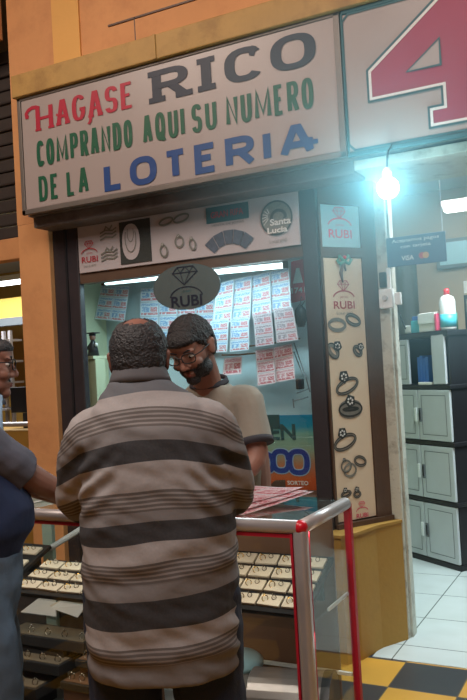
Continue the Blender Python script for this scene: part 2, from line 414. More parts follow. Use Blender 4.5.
# canted panel between window and door
P0 = V((-1.453, 3.787, 0)); CU = V((.144, .232, 0)); CL = CU.length; CU.normalize(); CN = V((CU.y, -CU.x, 0))
def cp(s, z, o=0): return P0+CU*s+CN*o+Z*z
def cbox(bm, s0, s1, z0, z1, o0, o1):
    vs = [bm.verts.new(cp(s, z, o)) for s in (s0, s1) for z in (z0, z1) for o in (o0, o1)]
    for f in ((0, 1, 3, 2), (4, 6, 7, 5), (0, 4, 5, 1), (2, 3, 7, 6), (0, 2, 6, 4), (1, 5, 7, 3)): bm.faces.new([vs[i] for i in f])
    return bm
bm = B(); cbox(bm, 0, CL+.1, .6, 2.45, -.08, -.012); struct('wall_canted', bm, 'brownwood')
bm = B(); cbox(bm, CL, CL+.10, .62, 2.45, -.012, .012); cbox(bm, 0, CL, 2.035, 2.085, -.012, .012); cbox(bm, 0, CL, 2.31, 2.45, -.012, .012)
cbox(bm, 0, .012, .6, 2.45, -.012, .014); cbox(bm, 0, CL+.1, .62, .66, -.012, .03); struct('trim_10', bm, 'brownwood')
bm = B(); prism(bm, [(-1.60, 3.70), (-1.38, 3.66), (-1.333, 3.748), (-1.285, 3.93), (-1.195, 4.09), (-1.30, 4.12), (-1.6, 3.9)], 0, .62); struct('wall_base', bm, 'ochre')
bm = B(); prism(bm, [(-1.60, 3.69), (-1.37, 3.65), (-1.325, 3.742), (-1.277, 3.925), (-1.19, 4.09), (-1.30, 4.13), (-1.6, 3.95)], .62, .635); struct('trim_11', bm, 'ochre')
# white door frame
bm = B(); box(bm, (-1.285, 4.10, 0), (-1.19, 4.22, 2.56), .008)
box(bm, (-1.19, 4.13, 0), (-1.178, 4.20, 2.5), .002); d1 = struct('door_1', bm, 'framewhite')
bm = B(); box(bm, (-1.285, 4.10, 2.50), (.4, 4.22, 2.62), .008); struct('trim_12', bm, 'framewhite')
bm = B(); box(bm, (-1.18, 3.60, 2.40), (3, 4.10, 2.447), .004); struct('trim_15', bm, 'framewhite')
bm = B(); box(bm, (.3, 3.95, 0), (3, 4.1, 4.6)); struct('wall_right', bm, 'orange')
# room behind the doorway
bm = B(); box(bm, (-3.3, 6.55, 0), (3, 6.65, 2.9)); struct('wall_back', bm, 'tanwall')
bm = B(); box(bm, (-1.42, 4.13, 0), (-1.30, 4.22, 2.9)); box(bm, (-3.3, 4.55, 0), (-1.42, 4.60, 2.9)); box(bm, (-1.45, 4.22, 0), (-1.40, 4.6, 2.9)); box(bm, (-3.3, 4.6, 0), (-3.25, 6.55, 2.9)); struct('wall_inner', bm, 'cream')
bm = B(); box(bm, (-3.3, 3.96, 2.85), (3, 6.65, 2.95)); struct('ceiling_inside', bm, 'ceil')
# display bay behind the window
bm = B(); box(bm, (-3.32, 4.42, .75), (-1.46, 4.46, 2.5)); struct('wall_bay_back', bm, 'baywall')
bm = B(); box(bm, (-3.34, 3.9, .75), (-3.30, 4.44, 2.5)); box(bm, (-3.30, 3.9, .75), (-3.187, 3.93, 2.5)); box(bm, (-3.22, 3.81, .75), (-3.187, 3.93, 2.5)); struct('wall_bay_left', bm, 'cream')
bm = B(); box(bm, (-1.50, 3.9, .75), (-1.46, 4.44, 2.5)); struct('wall_bay_right', bm, 'baywall')
bm = B(); box(bm, (-3.34, 3.86, 2.30), (-1.46, 4.46, 2.34)); struct('ceiling_bay', bm, 'baywall')
bm = B(); box(bm, (-3.34, 3.80, .72), (-1.46, 4.46, .78)); struct('trim_13', bm, 'white')
# ceiling of the gallery over the customers, and its far side behind the camera
bm = B(); box(bm, (-8, -3, 4.6), (4, 9, 4.7)); struct('ceiling', bm, 'orange2')
bm = B(); box(bm, (-8, -3.1, 0), (4, -3, 4.6)); struct('wall_opposite', bm, 'orange2')

# neighbour's stall beyond the pillar
bm = B(); box(bm, (-6.2, 3.9, 2.28), (-3.41, 4.0, 2.42), .005); struct('trim_14', bm, 'orange')
bm = B()
for k in range(14): box(bm, (-6.2, 3.92+.006*(k % 2), 2.42+k*.09), (-3.425, 3.96, 2.42+k*.09+.083), .012)
sh = obj('roller_shutter', bm, 'shutter'); tag(sh, 'dark ribbed steel roller shutter left of the orange pillar', 'shutter')
bm = B(); box(bm, (-8, 7.0, 0), (-3.3, 7.1, 4)); struct('wall_neighbour', bm, 'ochre')
bm = B(); box(bm, (-8, 4.0, 2.75), (-3.32, 7.0, 2.82)); struct('ceiling_neighbour', bm, 'ceil')
t = thing('fluorescent_lamp', 'bright tube lamp under the ceiling left of the orange pillar', 'lamp', oy(0, 296, 5.6))
a, b = oy(-60, 316, 5.6), oy(20, 288, 5.6); a.z = b.z = 2.45
a = V((-6.6, 5.6, 2.40)); b = V((-5.05, 5.6, 2.40))
obj('tube', tube(B(), [a, b], .022), 'tube2', t); obj('housing', box(B(), (-6.65, 5.56, 2.42), (-5.0, 5.64, 2.47), .004), 'white', t)
obj('bracket', box(B(), (-5.9, 5.59, 2.47), (-5.87, 5.61, 2.76)), 'white', t)
t = thing('stall_fascia', 'yellow fascia panel over the neighbouring stall left of the pillar', 'panel', (-5.6, 5.9, 2.04))
obj('panel', box(B(), (-6.6, 5.9, 2.10), (-4.9, 5.94, 2.30), .004), 'yellow', t)
obj('edge_strip', box(B(), (-6.6, 5.86, 2.02), (-4.9, 5.94, 2.10), .004), 'greyline', t)
obj('support', box(B(), (-5.0, 5.88, 0), (-4.92, 5.94, 2.02), .004), 'ochre', t)
t = thing('metal_rack', 'grey metal shelving rack behind the man in glasses at the left edge', 'rack', (-5.25, 5.6, 0))
for x in (-5.75, -5.40, -5.32):
    obj('upright', box(B(), (x, 5.58, 0), (x+.03, 5.61, 1.95)), 'steel', t)
for z in (.5, .85, 1.2, 1.45, 1.65, 1.85):
    obj('shelf', box(B(), (-5.75, 5.5, z), (-5.3, 5.75, z+.02)), 'steel', t)
t = thing('stall_counter', 'ochre counter with a metal rail beside the orange pillar at the left', 'counter', (-4.6, 5.0, 0))
obj('body', box(B(), (-5.6, 4.9, 0), (-4.2, 5.3, 1.07), .01), 'ochre', t)
obj('rail', tube(B(), [(-5.6, 4.86, 1.12), (-4.2, 4.86, 1.12)], .02), 'steel', t)
obj('rail_post', tube(B(), [(-4.75, 4.86, 0), (-4.75, 4.86, 1.12)], .015), 'steel', t)
t = thing('monitor', 'dark monitor on the neighbouring stall counter beside the orange pillar', 'monitor', (-4.65, 5.1, 1.07))
obj('screen', box(B(), (-4.85, 5.08, 1.20), (-4.5, 5.11, 1.42), .006), 'blackp', t); obj('stand', box(B(), (-4.69, 5.05, 1.07), (-4.63, 5.15, 1.2)), 'blackp', t)

# ================================================================== SIGNS
def RUBI(parent, C, u, v, n, s, mline, mtext, joyas=True, local=None, aw=1.0):
    """ring with a diamond over the word RUBI; C = middle of the word's baseline, s = word width"""
    O = C+n*.002; P = planeP(O, u, v); bm = B(); w = s*.035
    a = se(0, .36*s, .47*s, .27*s, 12, 168, 16, 2); nib(bm, a, w*1.3, w*1.3, P)
    d0 = .62*s; hw = .25*s; hh = .36*s
    tip = (0, d0); mid = d0+hh*.66; top = d0+hh
    nib(bm, [tip, (-hw, mid), (-hw*.62, top), (hw*.62, top), (hw, mid), tip], w*.8, w*.8, P)
    nib(bm, [(-hw, mid), (hw, mid)], w*.6, w*.6, P)
    nib(bm, [(-hw*.62, top), (-hw*.35, mid), (0, top), (hw*.35, mid), (hw*.62, top)], w*.6, w*.6, P)
    nib(bm, [(-hw*.35, mid), tip], w*.6, w*.6, P); nib(bm, [(hw*.35, mid), tip], w*.6, w*.6, P)
    obj('ring_emblem', bm, mline, parent)
    obj('lettering', textbm('RUBI', .27*s, s*.92, O, u, v, .012), mtext, parent)
    if joyas: obj('lettering', textbm('JOYAS', .085*s, s*.34, O+v*.36*s, u, v), mtext, parent)
    if local: obj('lettering', textbm(local, .1*s, s*.7, O-v*.2*s, u, v), 'greyprint', parent)

SY = 3.501
def SP(a, b): return V((a, SY-.003, b))
t = thing('lottery_sign', 'long pale box sign reading HAGASE RICO COMPRANDO AQUI SU NUMERO DE LA LOTERIA', 'sign', (-2.17, 3.6, 2.446))
bm = B(); box(bm, (-3.172, 3.505, 2.452), (-1.180, 3.72, 3.126), .006); obj('case', bm, 'signframe', t)
bm = B(); box(bm, (-3.144, SY, 2.475), (-1.207, SY+.01, 3.115), .003); obj('face', bm, 'signface', t)
bm = B()
for a, b in (((-3.172, SY-.006, 2.446), (-1.176, SY+.015, 2.474)), ((-3.172, SY-.006, 3.112), (-1.176, SY+.015, 3.128)), ((-3.172, SY-.006, 2.446), (-3.146, SY+.015, 3.126)), ((-1.207, SY-.006, 2.446), (-1.177, SY+.015, 3.126))): box(bm, a, b, .003)
obj('frame', bm, 'signframe', t)
bm = B(); word(bm, 'AGASE', -2.885, -2.351, 2.918, 3.062, .030, .017, SP, .22, slab=.018)
nib(bm, [(-3.02, 2.925), (-3.02, 3.05)], .032, .02, SP); nib(bm, [(-2.925, 2.925), (-2.925, 3.05)], .032, .02, SP); nib(bm, [(-3.02, 2.985), (-2.925, 2.985)], .03, .017, SP)
for x in (-3.02, -2.925): nib(bm, [(x-.022, 2.922), (x+.022, 2.922)], .02, .012, SP)
nib(bm, [(-3.005, 3.045), (-3.03, 3.056), (-3.06, 3.058), (-3.09, 3.048), (-3.106, 3.030), (-3.104, 3.012), (-3.088, 3.010)], .022, .020, SP)
nib(bm, [(-2.885, 2.985), (-2.87, 2.975), (-2.85, 2.985)], .012, .012, SP)
nib(bm, [(-2.64, 2.94), (-2.645, 2.90), (-2.66, 2.885)], .02, .012, SP)
obj('lettering', bm, 'crimson', t)
bm = B(); word(bm, 'RICO', -2.232, -1.300, 2.912, 3.082, .058, .030, SP, .16, widths=dict(I=.62, R=1.0, C=.98, O=1.06), slab=.052)
nib(bm, [(-1.640, 3.03), (-1.622, 3.075)], .03, .03, SP)
obj('lettering', bm, 'navyp', t)
bm = B(); word(bm, 'COMPRANDO', -3.042, -2.372, 2.708, 2.858, .0235, .020, SP, .28)
word(bm, 'AQUI', -2.305, -2.048, 2.708, 2.858, .0235, .020, SP, .32)
word(bm, 'SU', -2.0, -1.853, 2.708, 2.855, .0235, .020, SP, .32)
word(bm, 'NUMERO', -1.80, -1.325, 2.706, 2.856, .0235, .020, SP, .26)
word(bm, 'DE', -3.04, -2.893, 2.508, 2.652, .0235, .020, SP, .32); word(bm, 'LA', -2.835, -2.682, 2.508, 2.652, .0235, .020, SP, .32)
obj('lettering', bm, 'green', t)
bm = B(); word(bm, 'LOTERIA', -2.575, -1.335, 2.492, 2.645, .042, .033, SP, .30, widths=dict(I=.3, O=1.15, A=1.2, R=1.1))
nib(bm, [(-1.40, 2.545), (-1.315, 2.545)], .03, .022, SP); nib(bm, [(-1.352, 2.52), (-1.352, 2.57)], .022, .03, SP)
obj('lettering', bm, 'blue', t)
t = thing('number_sign', 'pale box sign with a huge magenta 4 over the doorway', 'sign', (-.2, 3.6, 2.446))
bm = B(); box(bm, (-1.172, 3.505, 2.448), (.75, 3.72, 3.126), .006); obj('case', bm, 'signframe', t)
bm = B()
for a, b in (((-1.172, SY-.006, 2.440), (.75, SY+.015, 2.460)), ((-1.172, SY-.006, 3.110), (.75, SY+.015, 3.128)), ((-1.172, SY-.006, 2.446), (-1.162, SY+.015, 3.126)), ((.73, SY-.006, 2.446), (.75, SY+.015, 3.126))): box(bm, a, b, .003)
obj('frame', bm, 'tealline', t)
bm = B()
c = [(-1.17, 2.465), (.73, 2.465), (.73, 3.11), (-1.17, 3.11)]
box(bm, (-1.17, SY, 2.465), (.73, SY+.01, 3.108), .003); obj('face', bm, 'signface', t)
bm = B(); nib(bm, [(-1.135, 2.468), (-1.165, 2.50), (-1.165, 3.075), (-1.135, 3.105), (.69, 3.105), (.722, 3.07), (.722, 2.5), (.69, 2.468)], .012, .010, SP, True); obj('border_line', bm, 'tealline', t)
four = [(-1.045, 2.820), (-.715, 3.075), (-.53, 3.075), (-.53, 2.705), (-.44, 2.705), (-.44, 2.600), (-.53, 2.600), (-.44, 2.515), (-.775, 2.515), (-.775, 2.580), (-.712, 2.590), (-.712, 2.686), (-1.045, 2.686)]
four = [(-1.045, 2.815), (-.70, 3.080), (-.55, 3.080), (-.55, 2.70), (-.47, 2.70), (-.47, 2.59), (-.50, 2.585), (-.49, 2.515), (-.775, 2.515), (-.775, 2.585), (-.712, 2.585), (-.712, 2.688), (-1.045, 2.688)]
bm = B(); vs = [bm.verts.new((x, SY-.002, z)) for x, z in four]; f = bm.faces.new(vs); bm.normal_update(); bmesh.ops.triangulate(bm, faces=[f], ngon_method='EAR_CLIP'); obj('figure_4', bm, 'four', t)
hole = [(-.875, 2.775), (-.722, 2.775), (-.722, 2.893)]
bm = B(); bm.faces.new([bm.verts.new((x, SY-.0035, z)) for x, z in hole]); obj('figure_opening', bm, 'signface', t)
P3 = lambda a, b: V((a, SY-.005, b)); P4 = lambda a, b: V((a, SY-.004, b))
bm = B(); nib(bm, four, .013, .013, P4, True); obj('inner_outline', bm, 'whitep', t)
bm = B(); nib(bm, [(-1.056, 2.823), (-.706, 3.091), (-.539, 3.091), (-.539, 2.711), (-.459, 2.711), (-.459, 2.58), (-.479, 2.58), (-.479, 2.504), (-.786, 2.504), (-.786, 2.596), (-.723, 2.596), (-.723, 2.677), (-1.056, 2.677)], .010, .010, P3, True)
nib(bm, hole, .010, .010, P3, True); obj('outer_outline', bm, 'tealline', t)
t = thing('sign_top_board', 'ochre painted board running along the top of both box signs', 'board', (-1.4, 3.5, 3.13))
obj('board', box(B(), (-3.185, 3.47, 3.130), (.8, 3.74, 3.262), .006), 'goldtrim', t)
obj('joint_cover', box(B(), (-2.19, 3.463, 3.132), (-2.176, 3.475, 3.26)), 'goldtrim', t)

# banner over the window
t = thing('jewellery_banner', 'pale banner with logos and rings printed on it above the window', 'banner', (-2.26, 3.76, 2.106))
obj('panel', box(B(), (-2.985, 3.760, 2.106), (-1.545, 3.775, 2.385), .003), 'banner', t)
BY = 3.757; uN = -Y
def bpt(px, py): p = oy(px, py, BY); return p
RUBI(t, V((-2.90, BY, 2.165)), X, Z, uN, .13, 'redprint', 'redprint', True, 'Local #40')
def ringpic(P, cx, cy, rx, ry, w, rot=0, stone=0, mats=('greyprint', 'darkprint'), parent=None, band=1.0):
    ca, sa = cos(rot), sin(rot)
    Q = lambda a, b: P(cx+a*ca-b*sa, cy+a*sa+b*ca)
    bm = B(); nib(bm, se(0, 0, rx, ry, 0, 360, 26, 2), w*.9*band, w*1.5*band, Q); o = obj('ring_picture', bm, mats[0], parent)
    bm = B(); nib(bm, se(0, 0, rx+w*.5, ry+w*.5, 0, 360, 26, 2), w*.32, w*.32, lambda a, b: Q(a, b)+NRM*.001); nib(bm, se(0, 0, rx-w*.4, ry-w*.5, 0, 360, 26, 2), w*.4, w*.4, lambda a, b: Q(a, b)+NRM*.001)
    if stone:
        pts = [(stone*cos(k*pi/5)*(1.0 if k % 2 else .82), ry+stone*.55+stone*sin(k*pi/5)*(1.0 if k % 2 else .82)) for k in range(10)]
        bm.faces.new([bm.verts.new(Q(a, b)+NRM*.0015) for a, b in pts])
    obj('shading_lines', bm, mats[1], o)
    if stone:
        b2 = B()
        for k in range(6):
            a = k*pi/3+.3; r2 = stone*.42
            cxx, cyy = r2*cos(a), ry+stone*.55+r2*sin(a); q = stone*.2
            b2.faces.new([b2.verts.new(Q(cxx+q*cos(j*pi/2), cyy+q*sin(j*pi/2))+NRM*.0022) for j in range(4)])
        obj('stone_glints', b2, 'whitep', o)
NRM = uN
bP = planeP((0, BY-.002, 0), X, Z)
for (x, z, rx, rz) in ((-2.35, 2.335, .045, .018), (-2.25, 2.34, .05, .02), (-2.375, 2.17, .022, .033), (-2.27, 2.21, .026, .03), (-2.185, 2.185, .018, .03)):
    ringpic(bP, x, z, rx, rz, .008, .2, .011 if rz > .025 else 0, ('greyprint', 'greyprint'), t)
for cz in (2.315, 2.19):
    bm = B(); P = planeP((-2.755, BY-.002, cz), X, Z)
    for k in range(3): nib(bm, [(-.06, -.03+k*.02), (-.02, -.015+k*.02), (.03, -.022+k*.02), (.06, -.008+k*.02)], .01, .009, P)
    nib(bm, [(-.03, .02), (-.015, .045), (.01, .025), (.03, .05)], .01, .01, P); obj('jewellery_picture', bm, 'greyprint', t)
bm = B(); box(bm, (-2.675, BY-.002, 2.125), (-2.46, BY+.001, 2.372)); pc = obj('necklace_picture', bm, 'darkprint', t)
bm = B(); P = planeP((-2.595, BY-.004, 2.25), X, Z); bm.faces.new([bm.verts.new(P(a, b)) for a, b in se(0, 0, .062, .105, 0, 350, 22, 2.3)]); obj('necklace_bust', bm, 'banner', pc)
bm = B(); P = planeP((-2.595, BY-.006, 2.25), X, Z); nib(bm, se(0, .02, .038, .08, 150, 390, 20, 2), .006, .006, P); nib(bm, se(0, .05, .022, .05, 150, 390, 20, 2), .005, .005, P); obj('necklace', bm, 'greyprint', pc)
bm = B(); box(bm, (-2.09, BY-.002, 2.285), (-1.83, BY+.001, 2.372)); obj('photo_strip', bm, 'tealline', t)
obj('lettering', textbm('VENTA DE JOYAS', .014, .2, V((-1.96, BY-.003, 2.262)), X, Z), 'darkprint', t)
obj('lettering', textbm('GRAN RIFA', .035, .2, V((-1.96, BY-.004, 2.31)), X, Z, .02), 'crimson', t)
bm = B()
for k in range(5):
    a = radians(38-19*k); c = V((-1.955, 2.03)); Q = lambda r, w: c+V((sin(-a), cos(a)))*r+V((cos(a), sin(a)))*w
    bm.faces.new([bm.verts.new((q.x, BY-.002-.0006*k, q.y)) for q in (Q(.13, -.022), Q(.205, -.034), Q(.205, .03), Q(.13, .018))])
obj('ticket_fan_picture', bm, plain('slate_print', hexc(84, 92, 108), .6, var=.4, scale=40), t)
bm = B(); P = planeP((-1.668, BY-.002, 2.262), X, Z); bm.faces.new([bm.verts.new(P(a, b)) for a, b in se(0, 0, .092, .092, 0, 350, 36, 2)]); e = obj('round_emblem', bm, 'greyprint', t)
P = planeP((-1.668, BY-.004, 2.262), X, Z); bm = B(); nib(bm, se(0, 0, .088, .088, 0, 360, 36, 2), .008, .008, P); nib(bm, se(.012, .002, .04, .036, -10, 200, 14, 2), .016, .016, P)
nib(bm, [(.045, .0), (.055, -.04)], .014, .014, P); obj('emblem_line', bm, 'darkprint', e)
bm = B()
for k in range(6): a = radians(120+k*18); nib(bm, [(-.03+.02*cos(a), .01+.02*sin(a)), (-.02+.062*cos(a), .0+.062*sin(a))], .004, .004, P)
obj('emblem_rays', bm, 'whitep', e)
P = V((-1.65, BY-.007, 2.222))
obj('lettering', textbm('Santa', .036, .12, P+X*.005, X, Z, .03), 'whitep', t)
obj('lettering', textbm('Lucia', .032, .115, P-Z*.040-X*.015, X, Z, .03), 'whitep', t)
obj('lettering', textbm('Local #40', .018, .1, V((-1.665, BY-.003, 2.13)), X, Z), 'greyprint', t)

# oval RUBI sign hanging in front of the window
oc = V((-2.232, 3.745, 1.952))
t = thing('oval_sign', 'oval silvery sign with a diamond and RUBI hanging over the window', 'sign', (oc.x, oc.y, 1.825))
bm = B(); extr(bm, [oc+X*a+Z*b for a, b in se(0, 0, .216, .127, 0, 354, 60, 2.1)], -Y, .008); obj('disc', bm, plain('silver_mirror_film', hexc(112, 126, 128), .25, metal=.4, var=.1), t)
obj('bracket', box(B(), (oc.x-.02, 3.745, 2.04), (oc.x+.02, 3.777, 2.075)), 'steel', t)
P = planeP(oc-Y*.010, X, Z); bm = B(); w_ = .006
nib(bm, [(-.01, .012), (-.082, .08), (-.05, .112), (.052, .112), (.078, .08), (-.01, .012)], w_, w_, P); nib(bm, [(-.082, .08), (.078, .08)], w_*.7, w_*.7, P)
nib(bm, [(-.05, .112), (-.032, .08), (0, .112), (.03, .08), (.052, .112)], w_*.7, w_*.7, P); nib(bm, [(-.032, .08), (-.01, .012), (.03, .08)], w_*.7, w_*.7, P)
nib(bm, se(0, -.062, .105, .062, 8, 172, 18, 2), .008, .006, P); obj('ring_emblem', bm, 'navyp', t)
obj('lettering', textbm('RUBI', .062, .20, oc-Y*.010-Z*.110, X, Z, .022), 'navyp', t)
obj('lettering', textbm('JOYAS', .016, .06, oc-Y*.010-Z*.035, X, Z), 'tealline', t)

# poster and pane of the canted panel
t = thing('light_pane', 'small pale blue pane with a pink RUBI ring logo above the ring poster', 'sign', cp(CL/2, 2.09))
bm = B(); cbox(bm, .014, CL-.004, 2.088, 2.308, -.008, .006); obj('pane', bm, 'litepane', t)
NRM = CN
RUBI(t, cp(CL*.5, 2.135, .007), CU, Z, CN, .165, 'pinkprint', 'pinkprint')
t = thing('ring_poster', 'tall beige poster of rings on the panel between window and door', 'poster', cp(CL/2, .665))
bm = B(); cbox(bm, .014, CL-.004, .668, 2.03, -.008, .006); obj('sheet', bm, 'poster', t)
def cpt(px, py): # -> (s,z) on canted panel
    p = opl(px, py, P0, CN); return (p-P0).dot(CU), p.z
s, z = cpt(343.5, 309); RUBI(t, cp(s, z, .007), CU, Z, CN, .15, 'redprint', 'redprint', True, 'Local #40')
PP = lambda a, b: cp(a, b, .0085)
def rp(px, py, rx, ry, w, rot, stone=0, band=1.):
    s, z = cpt(px, py); ringpic(PP, s, z, rx, ry, w, rot, stone, parent=t, band=band)
rp(336, 325, .052, .028, .013, -.05); rp(352, 320, .045, .024, .013, -.35)
rp(332, 351, .038, .022, .015, -.9, .03, 1.2); rp(356.5, 351, .028, .017, .013, -.8, .024, 1.2)
rp(346, 386, .072, .032, .012, .35, .036); rp(349.5, 409, .060, .022, .03, 0, .036, 1.2)
rp(344, 442, .070, .032, .013, .3, .032); rp(349, 470, .038, .032, .009, .1); rp(359, 461, .036, .022, .011, -.3); rp(345, 466, .03, .028, .008, .3, .012)
rp(345, 494, .03, .012, .01, .2, .016); rp(356, 494, .02, .014, .01, 0, .018)
s, z = cpt(363, 517); RUBI(t, cp(s-.01, z, .007), CU, Z, CN, .085, 'pinkprint', 'pinkprint', False)
# bow hung above the poster
s, z = cpt(341, 262); c = cp(s, z, .02)
t = thing('ribbon_bow', 'small green and red bow hanging at the top of the ring poster', 'bow', c-Z*.05)
bm = B(); tube(bm, [c+CU*a+Z*b+CN*.006 for a, b in ((0, 0), (.03, .03), (.05, .01), (.03, -.012), (0, 0), (-.03, .028), (-.045, .004), (-.025, -.014), (0, 0))], .009, 8); obj('loops', bm, plain('green_ribbon', hexc(70, 140, 120), .5), t, smooth=True)
bm = B(); tube(bm, [c+Z*.0, c+CU*-.02-Z*.06, c-CU*.012-Z*.11], [.008, .010, .004], 8); tube(bm, [c, c+CU*.012-Z*.05], [.008, .005], 8); obj('tail', bm, 'brownwood', t, smooth=True)
bm = B(); ball(bm, c+CN*.012+Z*.02, .010, sub=2); obj('knot', bm, 'redcap', t, smooth=True)

# ================================================================== THE BAY BEHIND THE WINDOW
t = thing('tube_lamp', 'long white fluorescent tube lamp inside the top of the shop window', 'lamp', (-2.36, 3.93, 2.05))
ta, tb = oy(106, 282.5, 3.93), oy(283, 265.5, 3.93)
obj('tube', tube(B(), [ta, tb], .016, 12), 'tube', t)
obj('housing', box(B(), (ta.x-.03, 3.915, max(ta.z, tb.z)+.018), (tb.x+.03, 3.96, max(ta.z, tb.z)+.05), .004), 'white', t)
for x in (ta.x-.015, tb.x+.015): obj('end_cap', box(B(), (x-.012, 3.915, (ta.z if x < -2 else tb.z)-.017), (x+.012, 3.945, ta.z+.05), .003), 'blackp', t)
obj('stem', box(B(), (-2.4, 3.93, ta.z+.04), (-2.38, 3.95, 2.301)), 'white', t)

def sheet(name, corners, y, cols, rows, mat, label, group, curl=.012):
    """printed tickets still joined in one sheet; corners px TL,TR,BR,BL"""
    cx_ = sum(q[0] for q in corners)/4; c = [oy(px+(.8 if px > cx_ else -.8)*(cols if rows > 1 else 0), py, y) for px, py in corners]
    bm = B(); uvl = bm.loops.layers.uv.new('UVMap'); nu, nv = cols*3, rows*3; g = []
    for j in range(nv+1):
        row = []
        for i in range(nu+1):
            u, v = i/nu, j/nv
            p = (c[3].lerp(c[2], u)).lerp(c[0].lerp(c[1], u), v)
            p = p+V((0, -curl*sin(u*pi*cols*.5)**2-curl*.8*(1-v)**2, 0))
            row.append(bm.verts.new(p))
        g.append(row)
    for j in range(nv):
        for i in range(nu):
            f = bm.faces.new((g[j][i], g[j][i+1], g[j+1][i+1], g[j+1][i]))
            for lp, (a, b) in zip(f.loops, ((i, j), (i+1, j), (i+1, j+1), (i, j+1))): lp[uvl].uv = (a/nu*cols, b/nv*rows)
    o = obj(name, bm, mat); tag(o, label, 'ticket', group); return o
GT = 'lottery ticket strips hung in the shop window'
SN = 'lottery_ticket_strip'
sheet(SN, ((102, 284.5), (116, 285.5), (111, 320.5), (96, 319)), 4.30, 1, 3, 'tick1', 'leftmost strip of blue lottery tickets hanging under the left end of the tube', GT)
sheet(SN, ((116, 285.5), (130, 286), (125.5, 322), (111, 320.5)), 4.30, 1, 3, 'tick1', 'second strip of blue lottery tickets, under the left end of the tube', GT)
names = {0: 'strip of lottery tickets left of the oval sign, behind the older man\'s head', 1: 'strip of lottery tickets behind the left part of the oval sign',
         2: 'strip of lottery tickets behind the middle of the oval sign', 3: 'strip of lottery tickets behind the right part of the oval sign'}
for k in range(4):
    x = 141+k*18.5
    sheet(SN, ((x, 288-k*.8), (x+18, 287.4-k*.8), (x+18, 345-k*.8), (x, 345.5-k*.8)), 4.34, 1, 4, 'tick1', names[k], GT)
big = [((217, 284), (234.5, 279), (232, 322), (214, 324), 3, 'tick1'), ((235, 279), (252, 275), (251, 320), (233, 322), 3, 'tick1'),
       ((252, 276), (270, 271), (272, 314), (253, 317), 3, 'tick1'), ((270.5, 271), (289, 266), (292, 311), (272.5, 313), 3, 'tick1')]
nm = ['first from the left', 'second from the left', 'third from the left', 'last, beside the red number sheet']
for k, (a, b, c, d, r, m) in enumerate(big):
    sheet(SN, (a, b, c, d), 4.22, 1, r, m, 'upper strip of blue tickets right of the oval sign, '+nm[k], GT)
low = [((211, 321), (229, 319), (228, 352), (210, 353)), ((231, 318.5), (249, 317), (250, 350), (231, 352)), ((253.5, 315.5), (271.5, 312.5), (275, 344.5), (257, 347)), ((274, 310), (293, 307), (299, 340), (278, 343))]
for k, q in enumerate(low):
    sheet(SN, q, 4.16, 1, 3 if k > 1 else 3, 'tick1' if k < 2 else 'tick2', 'lower strip of tickets right of the oval sign, ' + ['first from the left above the vendor', 'second from the left', 'third, darker print', 'last, darker print, near the black bag'][k], GT)
sheet(SN, ((256, 350), (273.5, 347.5), (276.5, 383), (259, 386)), 4.2, 1, 3, 'tick3', 'left strip of the two crimson ticket strips beside the vendor', GT)
sheet(SN, ((274, 347.5), (292, 343), (296, 379), (277, 382.5)), 4.2, 1, 3, 'tick3', 'right strip of the two crimson ticket strips beside the vendor', GT)
sheet(SN, ((224, 358), (243, 356), (243, 374), (223, 376)), 4.2, 1, 1, 'tick3', 'crimson tickets just behind the vendor\'s shoulder', GT)
sheet(SN, ((92, 372), (104, 376), (104, 398), (94, 392)), 4.3, 1, 2, 'tick3', 'tickets low on the left behind the older man\'s shoulder', GT)
# hanging cords / cardboard strips between sheets
for (a, b), nm_ in ((((236, 347.5), (300, 338.5)), 'upper'), (((222, 355), (256, 353)), 'lower')):
    p, q = oy(*a, 4.27), oy(*b, 4.27)
    o = obj('hanging_cord', tube(B(), [p, (p+q)/2-Z*.006, q], .006, 6), plain('brown_cord', hexc(120, 92, 74), .8)); tag(o, nm_+' brown cord stretched between the hanging ticket strips', 'cord')
# red number sheet
t = thing('red_number_sheet', 'red sheet with a white number pinned right of the tickets', 'sheet', oy(298, 303, 4.3))
a, b, c, d = oy(291, 262, 4.36), oy(305, 258, 4.36), oy(305, 300, 4.36), oy(291, 303, 4.36)
obj('sheet', extr(B(), [a, b, c, d], Y, .004), plain('red_card', hexc(206, 40, 66), .5), t)
p = oy(298.5, 293, 4.354); obj('lettering', textbm('1741', .034, .09, p, X, Z, .02), 'whitep', t)
p = oy(298.5, 283, 4.354); obj('figure', extr(B(), [p-X*.035-Z*.0, p-X*.01+Z*.09, p+X*.01+Z*.09, p+X*.03], -Y, .002), 'paper', t)
# black bag + wire rack
p = oy(300, 305, 4.3)
t = thing('black_bag', 'black drawstring pouch hanging beside the red number sheet', 'bag', oy(300, 330, 4.3))
bm = B(); tube(bm, [p+Z*.0, p-Z*.03, p-Z*.08, p-Z*.13], [.012, .035, .045, .02], 12, flat=.5); obj('pouch', bm, 'blackp', t, smooth=True)
bm = B(); tube(bm, [p, p+Z*.05+X*.012, p+Z*.02+X*.03, p-Z*.02], .004, 6); obj('string', bm, 'blackp', t)
t = thing('wire_rack', 'thin metal wire rack standing at the right end of the window', 'rack', oy(296, 400, 4.2))
def wl(ps, r=.004): obj('wire', tube(B(), [oy(a, b, c) for a, b, c in ps], r, 6), 'greyline', t)
wl([(294, 343, 4.3), (306, 378, 4.1), (310, 392, 4.1)]); wl([(294, 352, 4.3), (303, 375, 4.15)]); wl([(297, 393, 4.2), (308, 389, 4.05)]); wl([(294, 401, 4.2), (308, 397, 4.05)]); wl([(293, 399, 4.2), (294, 408, 4.2)])
obj('clamp', box(B(), tuple(oy(300, 384, 4.15)-V((.02, .02, .03))), tuple(oy(300, 384, 4.15)+V((.02, .02, .03))), .006), 'blackp', t)
